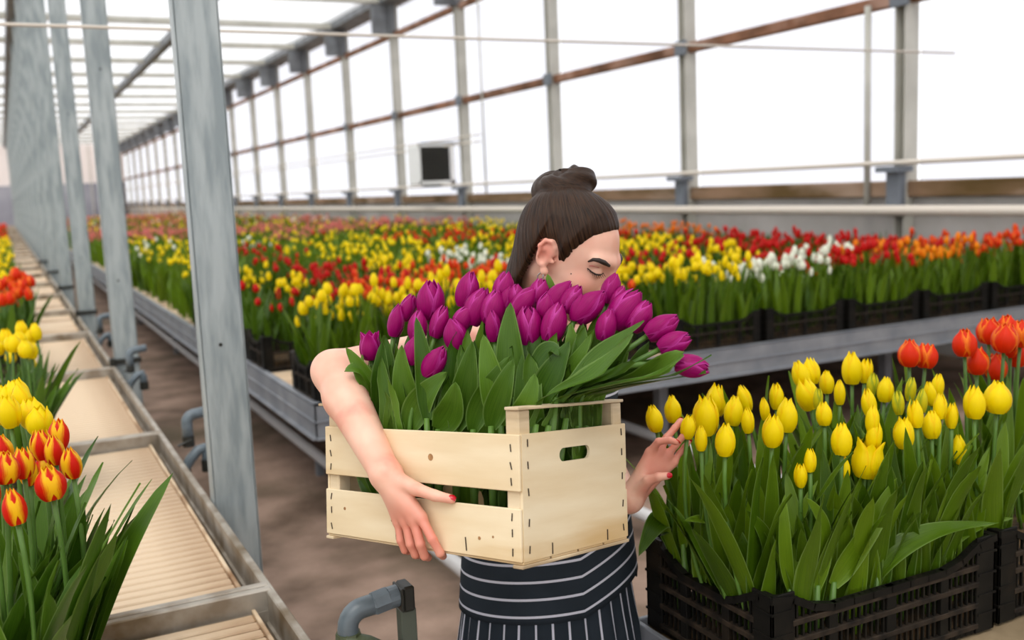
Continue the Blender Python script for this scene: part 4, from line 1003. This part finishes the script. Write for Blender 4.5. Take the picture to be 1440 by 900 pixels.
# head frame
HY, HP = math.radians(28), math.radians(27)
HC = at(803, 350, 1.90)
Fh = HR*math.cos(HY)-HB*math.sin(HY)
hF = Fh*math.cos(HP)-V3(0, 0, 1)*math.sin(HP); hU = Fh*math.sin(HP)+V3(0, 0, 1)*math.cos(HP); hX = np.cross(hF, hU)
HFR = np.array([hX, hF, hU])
def hp(x, y, z): return HC+hX*x+hF*y+hU*z
def head_local(p): return (p-HC)@HFR.T
EARC = [(.074, .004, -.028), (.079, -.004, -.018), (.083, -.014, -.004), (.085, -.02, .014), (.083, -.014, .027), (.079, -.003, .029), (.075, .005, .02), (.073, .008, .008)]
def f_head(q):
    s = np.abs(q[:, 0]); m_ = q.copy(); m_[:, 0] = s                       # mirror left/right
    d = d_ell(q, (0, -.010, .024), (.074, .096, .080))
    d = smin(d, d_ell(q, (0, .026, -.035), (.060, .066, .078)), .03)
    d = smin(d, d_ell(m_, (.030, .040, -.088), (.030, .034, .024)), .03)   # jaw
    d = smin(d, np.linalg.norm(q-V3(0, .068, -.106), axis=1)-.019, .03)    # chin
    d = smin(d, d_ell(m_, (.037, .056, -.042), (.026, .026, .022)), .02)   # cheek
    d = smin(d, d_cone(m_, (.010, .088, .014), (.046, .072, .016), .010, .008), .016)   # brow ridge
    d = smax(d, -d_ell(m_, (.031, .096, -.006), (.018, .017, .012)), .012)  # eye socket
    d = smin(d, np.linalg.norm(m_-V3(.0315, .072, -.007), axis=1)-.0145, .004)          # lidded eye
    d = smin(d, d_cone(q, (0, .088, .004), (0, .108, -.036), .0075, .0105), .012)       # nose
    d = smin(d, np.linalg.norm(m_-V3(.0115, .100, -.041), axis=1)-.0075, .008)
    d = smin(d, d_cone(m_, (.002, .094, -.063), (.017, .086, -.066), .0055, .003), .008)
    d = smin(d, d_cone(m_, (.0, .092, -.074), (.015, .085, -.071), .0065, .003), .008)
    # ear: plate, hollow, helix, lobe
    m_ = m_+V3(0, .007, .013)
    e = d_ell(m_, (.076, -.008, .002), (.006, .017, .028))
    for a, b in zip(EARC[:-1], EARC[1:]): e = smin(e, d_cone(m_, a, b, .0042, .0042), .003)
    e = smin(e, d_cone(m_, (.079, -.007, -.012), (.080, -.010, .014), .0036, .003), .003)
    e = smin(e, np.linalg.norm(m_-V3(.075, .004, -.030), axis=1)-.0078, .006)
    e = smin(e, np.linalg.norm(m_-V3(.074, .011, -.006), axis=1)-.0045, .004)
    e = smax(e, -d_ell(m_, (.084, -.007, -.004), (.006, .008, .012)), .003)
    d = smin(d, e, .005)
    return d
# joints
NB = BP(.06, 2.05, 1.30)
SHR = BP(-.085, 2.05, 1.275); SHL = BP(.165, 2.08, 1.27)
ELR = at(468, 522, 1.885)
WRR = at(543, 664, 1.735)
ELL = BP(.175, 2.20, 1.02); WRL = at(884, 705, 1.96)
def face_depth(x, y, off):                     # point in front of the crate's left long face
    r = ray(x, y); n = -KU; t = ((KA+n*off-CAM)@n)/(r@n); return CAM+r*t
RW = face_depth(541, 664, .03)
WRR = RW
RF = dict(index=[face_depth(592, 729, .016), face_depth(609, 760, .016), at(619, 779, 0), None])
def under(x, y, u_):                           # point below the crate, u_ metres inward from the left face
    r = ray(x, y); n = -KU; t = ((KA-n*u_-CAM)@n)/(r@n); return CAM+r*t
RF = dict(index=[face_depth(592, 727, .017), face_depth(608, 758, .017), under(619, 778, -.006), under(623, 782, .012)],
          middle=[face_depth(582, 731, .019), face_depth(591, 765, .018), under(597, 782, -.006), under(602, 784, .012)],
          ring=[face_depth(571, 733, .018), face_depth(577, 765, .017), under(584, 780, -.006), under(589, 781, .012)],
          pinky=[face_depth(560, 733, .016), face_depth(563, 760, .015), under(569, 774, -.006), under(574, 776, .010)])
RTH = [face_depth(556, 678, .026), face_depth(586, 688, .022), face_depth(612, 697, .014), face_depth(635, 702, .004)]
dl = 1.95
LF = dict(index=[at(914, 636, 1.95), at(926, 621, 1.935), at(942, 619, 1.925), at(951, 622, 1.925)],
          middle=[at(927, 634, 1.955), at(937, 616, 1.96), at(949, 602, 1.965), at(957, 592, 1.97)],
          ring=[at(939, 640, 1.96), at(950, 626, 1.955), at(961, 613, 1.95), at(968, 603, 1.95)],
          pinky=[at(947, 650, 1.965), at(956, 637, 1.97), at(963, 628, 1.97), at(968, 622, 1.97)])
LTH = [at(899, 690, 1.945), at(911, 676, 1.925), at(925, 671, 1.915), at(939, 669, 1.915)]
def f_finger(p, J, r0, r1):
    d = d_cone(p, J[0], J[1], r0, (r0*.6+r1*.4)); d = smin(d, d_cone(p, J[1], J[2], r0*.6+r1*.4, r0*.25+r1*.75), .003)
    return smin(d, d_cone(p, J[2], J[3], r0*.25+r1*.75, r1), .003)
def f_hand(p, W, Fg, Th, rad):
    d = None
    for k, nme in enumerate(('index', 'middle', 'ring', 'pinky')):
        q = d_cone(p, W*.9+Fg['middle'][0]*.1, Fg[nme][0], .020, .0105*rad); d = q if d is None else smin(d, q, .012)
    f = None
    for nme, r in (('index', .0088), ('middle', .0090), ('ring', .0085), ('pinky', .0074)):
        q = f_finger(p, Fg[nme], r*rad, r*.78*rad); f = q if f is None else smin(f, q, .0012)
    d = smin(d, f, .006)
    t = d_cone(p, W*.6+Th[0]*.4, Th[1], .017, .0115*rad); t = smin(t, d_cone(p, Th[1], Th[2], .0110*rad, .0095*rad), .004); t = smin(t, d_cone(p, Th[2], Th[3], .0095*rad, .0078*rad), .003)
    return smin(d, t, .009)
BFR = np.array([HR, HB, V3(0, 0, 1)])
PEL = BP(.056, 2.08, .92)
def f_torso(p):
    d = d_ell(p, BP(.06, 2.09, 1.17), (.145, .09, .17), BFR)
    d = smin(d, d_ell(p, BP(.056, 2.09, .98), (.125, .085, .14), BFR), .06)
    d = smin(d, d_ell(p, BP(.056, 2.10, .87), (.155, .10, .12), BFR), .06)
    d = smin(d, d_cone(p, SHR, NB+V3(0, 0, -.03), .045, .05), .04); d = smin(d, d_cone(p, SHL, NB+V3(0, 0, -.03), .045, .05), .04)
    for s in (-1, 1):
        hip = BP(.056+s*.085, 2.10, .84); kn = BP(.056+s*.09, 2.09, .46); an = BP(.056+s*.095, 2.11, .08)
        d = smin(d, d_cone(p, hip, kn, .08, .052), .03); d = smin(d, d_cone(p, kn, an, .05, .034), .02)
        d = smin(d, d_cone(p, an-V3(0, 0, .03), an-HB*.14-V3(0, 0, .05), .035, .026), .02)
    return d
def boxed(fn, lo, hi, pad):
    lo = np.asarray(lo)-pad; hi = np.asarray(hi)+pad
    def g(p):
        d = np.linalg.norm(np.maximum(np.maximum(lo-p, p-hi), 0), axis=1)+pad*.6
        i = np.all((p > lo) & (p < hi), axis=1)
        if i.any(): d[i] = fn(p[i])
        return d
    return g
def bb_(pts, r): pts = np.array(pts); return pts.min(0)-r, pts.max(0)+r
RH = boxed(lambda p: f_hand(p, WRR, RF, RTH, 1.0), *bb_([WRR]+sum(RF.values(), [])+RTH, .02), .05)
LH = boxed(lambda p: f_hand(p, WRL, LF, LTH, .92), *bb_([WRL]+sum(LF.values(), [])+LTH, .02), .05)
HD = boxed(lambda p: f_head(head_local(p)), HC-.14, HC+.14, .05)
TO = boxed(f_torso, BP(0, 2.08, 0)-V3(.4, .4, 0), BP(.1, 2.08, 1.45)+V3(.4, .4, 0), .06)
def f_body(p):
    d = TO(p)
    nk = d_cone(p, NB+V3(0, 0, -.03), hp(0, -.035, -.05), .056, .050); d = smin(d, nk, .03)
    d = smin(d, HD(p), .012)
    mid = (ELR*.72+WRR*.28)
    ar = smin(d_cone(p, SHR, ELR, .046, .038), d_cone(p, ELR, mid, .036, .041), .02); ar = smin(ar, d_cone(p, mid, WRR, .041, .0265), .015)
    ar = smin(ar, RH(p), .016); d = smin(d, ar, .02)
    al = smin(d_cone(p, SHL, ELL, .046, .038), d_cone(p, ELL, WRL, .040, .0245), .02); al = smin(al, LH(p), .016)
    return smin(d, al, .02)
allp = np.array([SHR, SHL, ELR, WRR, ELL, WRL, HC+.16, HC-.16, BP(-.2, 2.3, 0), BP(.3, 1.9, 0)]+sum(RF.values(), [])+sum(LF.values(), [])+LTH+RTH)
body, BV, BF = surf(f_body, np.minimum(allp.min(0)-.07, [9, 9, -.02]), allp.max(0)+.08, .0026, 'body', MAT['skin'], woman, levels=4)
_fl = np.zeros(len(BV))
for W__, T__ in ((WRR, list(RF.values())), (WRL, list(LF.values()))):
    c_ = np.mean([j for f in T__ for j in f], axis=0); _fl = np.maximum(_fl, .75*np.clip(1.5-np.linalg.norm(BV-c_, axis=1)/.075, 0, 1))
_ql = (BV-HC)@HFR.T; _qm = np.abs(_ql[:, 0])
_fl = np.maximum(_fl, .55*np.clip(1.4-np.linalg.norm(np.stack([_qm-.048, _ql[:, 1]-.06, _ql[:, 2]+.045], -1), axis=1)/.03, 0, 1))
_fl = np.maximum(_fl, .6*np.clip(1.3-np.linalg.norm(np.stack([_qm-.083, _ql[:, 1]+.015, _ql[:, 2]+.01], -1), axis=1)/.03, 0, 1))
body.data.attributes.new('flush', 'FLOAT', 'POINT').data.foreach_set('value', _fl.astype(np.float32))
# ------------------------------------------------------------------ hair
def hair_edge(q):
    y = q[:, 1]
    return np.interp(y, [-.14, -.09, -.055, -.040, -.033, -.004, .006, .013, .022, .032, .048, .066, .085, .12], [-.17, -.165, -.13, -.045, .012, .016, .002, -.024, -.020, .020, .054, .072, .088, .10])
BUN = head_local(at(794, 264, 1.93)[None])[0]
BAX = nrm(HFR@nrm(V3(0, 0, 1)-HR*.22-HB*.12)); _bx = nrm(np.cross(BAX, V3(1, 0, 0))); _by = np.cross(BAX, _bx)
def f_bun(q):
    r = q-BUN; h_ = r@BAX; x_ = r@_bx; y_ = r@_by; rad = np.hypot(x_, y_); az = np.arctan2(y_, x_)
    R_ = .035; mi = np.hypot(rad-R_, (h_-.004)*.95); ph = np.arctan2(h_-.004, rad-R_)
    g = .0030*np.sin(ph*2+az*4)+.0013*np.sin(ph*6+az*9+1)
    d = (mi-.0265-g)*.8
    k = d_ell(q, BUN+BAX*.014, (.034, .030, .022), np.array([_bx, _by, BAX]))-.0022*np.sin(az*3+h_*220)
    d = smin(d, k, .004)
    return smin(d, d_ell(q, BUN-BAX*.012, (.050, .046, .018), np.array([_bx, _by, BAX])), .006)
def f_hair(p):
    q = head_local(p)
    e = q[:, 2]-hair_edge(q)
    th = .0095*np.clip(e/.05, 0, 1)**.7+.0010
    d = d_ell(q, (0, -.010, .024), (.074, .096, .080))
    d = smin(d, d_ell(q, (0, -.044, -.062), (.053, .050, .095)), .035)-th
    d = np.maximum(d, -e*.6)
    return smin(d, f_bun(q), .005)
def hair_post(P):
    q = (P-HC)@HFR.T; r = q-BUN; hgt = r@BAX; az = np.arctan2(r@_by, r@_bx); rad = np.linalg.norm(r-hgt[:, None]*BAX, axis=1)
    amp = np.clip((rad-.055)/.04, 0, 1)*.0009
    g = np.sin(az*47+3*np.sin(az*5))*.5+np.sin(az*83+hgt*20)*.5
    c = q-V3(0, -.010, .024); n = (c/np.linalg.norm(c, axis=1)[:, None])@HFR
    return P+n*(amp*g)[:, None]
hairm = bpy.data.materials.new('dark_brown_hair'); hairm.use_nodes = True
def build_hair_mat(M):
    nt = M.node_tree; N = nt.nodes; L = nt.links; b = N['Principled BSDF']; b.inputs['Roughness'].default_value = .38; b.inputs['Specular IOR Level'].default_value = .18
    uv = N.new('ShaderNodeUVMap'); mp = N.new('ShaderNodeMapping'); mp.inputs['Scale'].default_value = (26, 2.2, 1); L.new(uv.outputs[0], mp.inputs[0])
    no = N.new('ShaderNodeTexNoise'); no.inputs['Scale'].default_value = 3; no.inputs['Detail'].default_value = 5; L.new(mp.outputs[0], no.inputs['Vector'])
    cr = N.new('ShaderNodeValToRGB'); cr.color_ramp.elements[0].position = .35; cr.color_ramp.elements[1].position = .72
    cr.color_ramp.elements[0].color = (*lin((20, 12, 8)), 1); cr.color_ramp.elements[1].color = (*lin((74, 50, 32)), 1)
    L.new(no.outputs['Fac'], cr.inputs[0]); L.new(cr.outputs[0], b.inputs['Base Color'])
    bp = N.new('ShaderNodeBump'); bp.inputs['Strength'].default_value = .6; bp.inputs['Distance'].default_value = .002; L.new(no.outputs['Fac'], bp.inputs['Height']); L.new(bp.outputs[0], b.inputs['Normal'])
build_hair_mat(hairm)
hair, HV, HFc = surf(f_hair, HC-.17, HC+.2, .0018, 'hair', hairm, woman, levels=3, post=hair_post)
hair['label'] = 'dark brown hair combed up into a bun'
q = (HV-HC)@HFR.T; r = q-BUN; hgt = r@BAX; az = np.arctan2(r@_by, r@_bx); rad = np.linalg.norm(r-hgt[:, None]*BAX, axis=1)
isb = (rad < .064) & (hgt > -.02)
ph = np.arctan2(hgt-.004, rad-.035); U = np.where(isb, ph*.32+az*.45, az/1.0); W_ = np.where(isb, az*.5-ph*.3, np.linalg.norm(r, axis=1)*5)
l = hair.data.uv_layers.new(name='UVMap'); li = np.empty(len(hair.data.loops), int); hair.data.loops.foreach_get('vertex_index', li)
l.data.foreach_set('uv', np.stack([U, W_], -1)[li].ravel())
# brows, lashes, lips, earring, nails
def project_out(q, d0):                                    # push a head-frame point out to the skin along +y
    q = np.array(q, float)
    for _ in range(30):
        d = f_head(q[None])[0]; q[1] -= d-d0 if abs(d-d0) > 1e-5 else 0
    return q
def skin_at(x, y, lift_=.0004):                            # where the photo's pixel meets the head, in the head frame
    r = ray(x, y); r = r/np.linalg.norm(r); t = 1.6
    for _ in range(120):
        d = f_head(head_local((CAM+r*t)[None]))[0]; t += d*.7
        if abs(d) < 1e-5: break
    return head_local((CAM+r*(t-lift_))[None])[0]
BROW = [skin_at(*q) for q in ((827, 368), (834, 365), (842, 366), (850, 369.5), (857, 374))]
LASH = [skin_at(*q) for q in ((826, 377), (832, 382.5), (838, 386), (844, 386.5), (848.5, 384))]
CREA = [skin_at(*q) for q in ((828, 374), (834, 374), (841, 376), (847, 379))]
for s in (1, -1):
    mir = lambda q: hp(s*q[0], q[1], q[2])
    obj('eyebrow', MB().tube([mir(q) for q in BROW], [.0014, .0032, .0042, .0046, .0026], 8), MAT['brow'], body, smooth=True)
    mb = MB(); mb.tube([mir(q) for q in LASH], [.0007, .0016, .0019, .0018, .0007], 6)
    for k in range(9):
        t = k/8; a = np.array([np.interp(t, np.linspace(0, 1, 5), [v[i] for v in LASH]) for i in range(3)]); sg = V3(1, 0, 0)
        o1 = a+V3(.0025*(.6-t), .0035, -.0035); o2 = a+V3(.006*(.7-t), .0065, -.0045)
        mb.tube([mir(a), mir(o1), mir(o2)], [.0006, .0005, .0002], 4)
    obj('eyelashes', mb, MAT['brow'], body, smooth=True)
    obj('eyelid_crease', MB().tube([mir(q) for q in CREA], [.0004, .0008, .0008, .0004], 5), MAT['lip'], body, smooth=True)
for z in (-.0635, -.073):
    pp = [project_out((x, .11, z+(abs(x)-.009)*(-.15 if z > -.07 else .15)), .0004) for x in np.linspace(-.018, .018, 7)]
    obj('lip', MB().tube([hp(*a) for a in pp], [.001, .003, .004, .0038, .004, .003, .001], 8), MAT['lip'], body, smooth=True)
obj('beauty_mark', MB().tube([hp(*skin_at(803, 385, -.001)), hp(*skin_at(803, 385, .0006))], .0013, 8), MAT['brow'], body)
ear_c = hp(.080, -.004, -.053)
obj('earring', MB().tube([ear_c+hU*.0075*math.cos(a)+hF*.0055*math.sin(a) for a in np.linspace(0, 6.283, 17)], .0011, 6, cap=False), MAT['silver'], body, smooth=True)
def nail(J, nside, r, L_=.011):
    t = nrm(J[-1]-J[-2]); n = nrm(nside-t*(nside@t)); s = np.cross(t, n); c = J[-1]+n*r*.72
    P = np.zeros((6, 5, 3))
    for i in range(6):
        a = i/5; w_ = .0052*(1-.55*max(0, a-.55)**1.5*2.2)*(.8+.2*min(1, a*3))
        for j in range(5):
            u = -1+2*j/4; P[i, j] = c+t*(a-.25)*L_+s*u*w_+n*(r*.34*(1-u*u*.9)-.0012*(a**2)*3)
    mb = MB().grid(P); mb.grid(P-n*.0015); obj('fingernail', mb, MAT['nail'], body, smooth=True)
toCam = -FWD
nail(RTH, UPV*.8+toCam*.6, .0078); nail(LTH, toCam+UPV*.3, .0072)
nail(LF['index'], UPV*1.0-RGT*.2, .006); nail(LF['middle'], -RGT*.6+FWD*.6, .006); nail(LF['ring'], FWD*1.0, .006); nail(LF['pinky'], FWD*1.0, .005)
# ------------------------------------------------------------------ apron dress
appm = bpy.data.materials.new('striped_apron_cloth'); appm.use_nodes = True
def build_apron(M):
    nt = M.node_tree; N = nt.nodes; L = nt.links; b = N['Principled BSDF']; b.inputs['Roughness'].default_value = .85; b.inputs['Specular IOR Level'].default_value = .2
    uv = N.new('ShaderNodeUVMap'); sx = N.new('ShaderNodeSeparateXYZ'); L.new(uv.outputs[0], sx.inputs[0])
    fr = N.new('ShaderNodeMath'); fr.operation = 'FRACT'; L.new(sx.outputs[0], fr.inputs[0])
    gt = N.new('ShaderNodeMath'); gt.operation = 'LESS_THAN'; gt.inputs[1].default_value = .145; L.new(fr.outputs[0], gt.inputs[0])
    tc = N.new('ShaderNodeTexCoord'); no = N.new('ShaderNodeTexNoise'); no.inputs['Scale'].default_value = 14; L.new(tc.outputs['Object'], no.inputs['Vector'])
    c0 = N.new('ShaderNodeMixRGB'); c0.inputs[1].default_value = (*lin((30, 36, 42)), 1); c0.inputs[2].default_value = (*lin((46, 54, 62)), 1); L.new(no.outputs['Fac'], c0.inputs[0])
    mx = N.new('ShaderNodeMixRGB'); mx.inputs[2].default_value = (*lin((206, 206, 216)), 1); L.new(gt.outputs[0], mx.inputs[0]); L.new(c0.outputs[0], mx.inputs[1]); L.new(mx.outputs[0], b.inputs['Base Color'])
build_apron(appm)
def apron_rings(zs, ws, ds, nz, nth, a0, a1, fold, lat=.054, dep=2.085):
    Z = np.linspace(zs[0], zs[-1], nz) if zs[0] < zs[-1] else np.linspace(zs[0], zs[-1], nz)
    P = np.zeros((nz, nth, 3)); th = np.linspace(a0, a1, nth)
    for i, z in enumerate(Z):
        w_ = np.interp(z, zs[::-1], ws[::-1]); d_ = np.interp(z, zs[::-1], ds[::-1])
        f = fold*np.clip((.80-z)/.2, 0, 1)
        for j, t in enumerate(th):
            k = 1+f*(.5*math.sin(t*19+z*3)+.35*math.sin(t*31+1.3-z*5)+.25*math.sin(t*11))
            P[i, j] = BP(lat+w_*k*math.sin(t), dep-d_*k*math.cos(t), z)
    return Z, th, P
zs = [1.27, 1.2, 1.08, .99, .92, .84, .74, .6, .45]; ws = [.14, .162, .15, .146, .162, .178, .186, .20, .215]; ds = [.10, .115, .105, .10, .115, .126, .135, .15, .165]
def cloth(name, zs, ws, ds, nz, nth, a0, a1, fold, uvf, shift=None, **k):
    Z, th, P = apron_rings(zs, ws, ds, nz, nth, a0, a1, fold, **k)
    if shift is not None:
        for i, z in enumerate(Z): P[i, :, 2] += np.array([shift(t) for t in th])*np.clip((1.1-z)/.2, 0, 1)
    UV = np.zeros((nz, nth, 2))
    for i, z in enumerate(Z):
        for j, t in enumerate(th): UV[i, j] = (uvf(t, z), 0)
    o = obj(name, MB().grid(P, uv=UV), appm, woman, smooth=True, uv=True)
    so = o.modifiers.new('thickness', 'SOLIDIFY'); so.thickness = .003; so.offset = -1
    return o
# skirt with vertical stripes, bodice with level stripes that kink at the side seam
SEAM = math.asin(.36)
def lift(t): return (.012*math.sin(t)+max(0, math.sin(t)-.36)*.075)*(1 if math.cos(t) > 0 else .5)-.012
def level(t, z): return z/.0355+.30
cloth('skirt', [.83, .78, .70, .6, .45, .40], [.168, .174, .184, .20, .215, .22], [.120, .125, .136, .15, .165, .17], 30, 241, -math.pi, math.pi, .04, lambda t, z: t*.165/.031)
cloth('bodice', [1.27, 1.2, 1.08, .99, .92, .84, .722], [.145, .166, .154, .150, .166, .182, .194], [.104, .119, .109, .104, .119, .130, .144], 40, 121, -math.pi, math.pi, 0.0, level, shift=lift)
for s in (-1, 1):
    an = BP(.056+s*.095, 2.11, .0)
    sh = obj('shoe', MB().tube([an+HB*.05+V3(0, 0, .035), an+V3(0, 0, .045), an-HB*.09+V3(0, 0, .036), an-HB*.16+V3(0, 0, .026)], [.036, .042, .04, .024], 14), MAT['shoe'], woman, smooth=True)
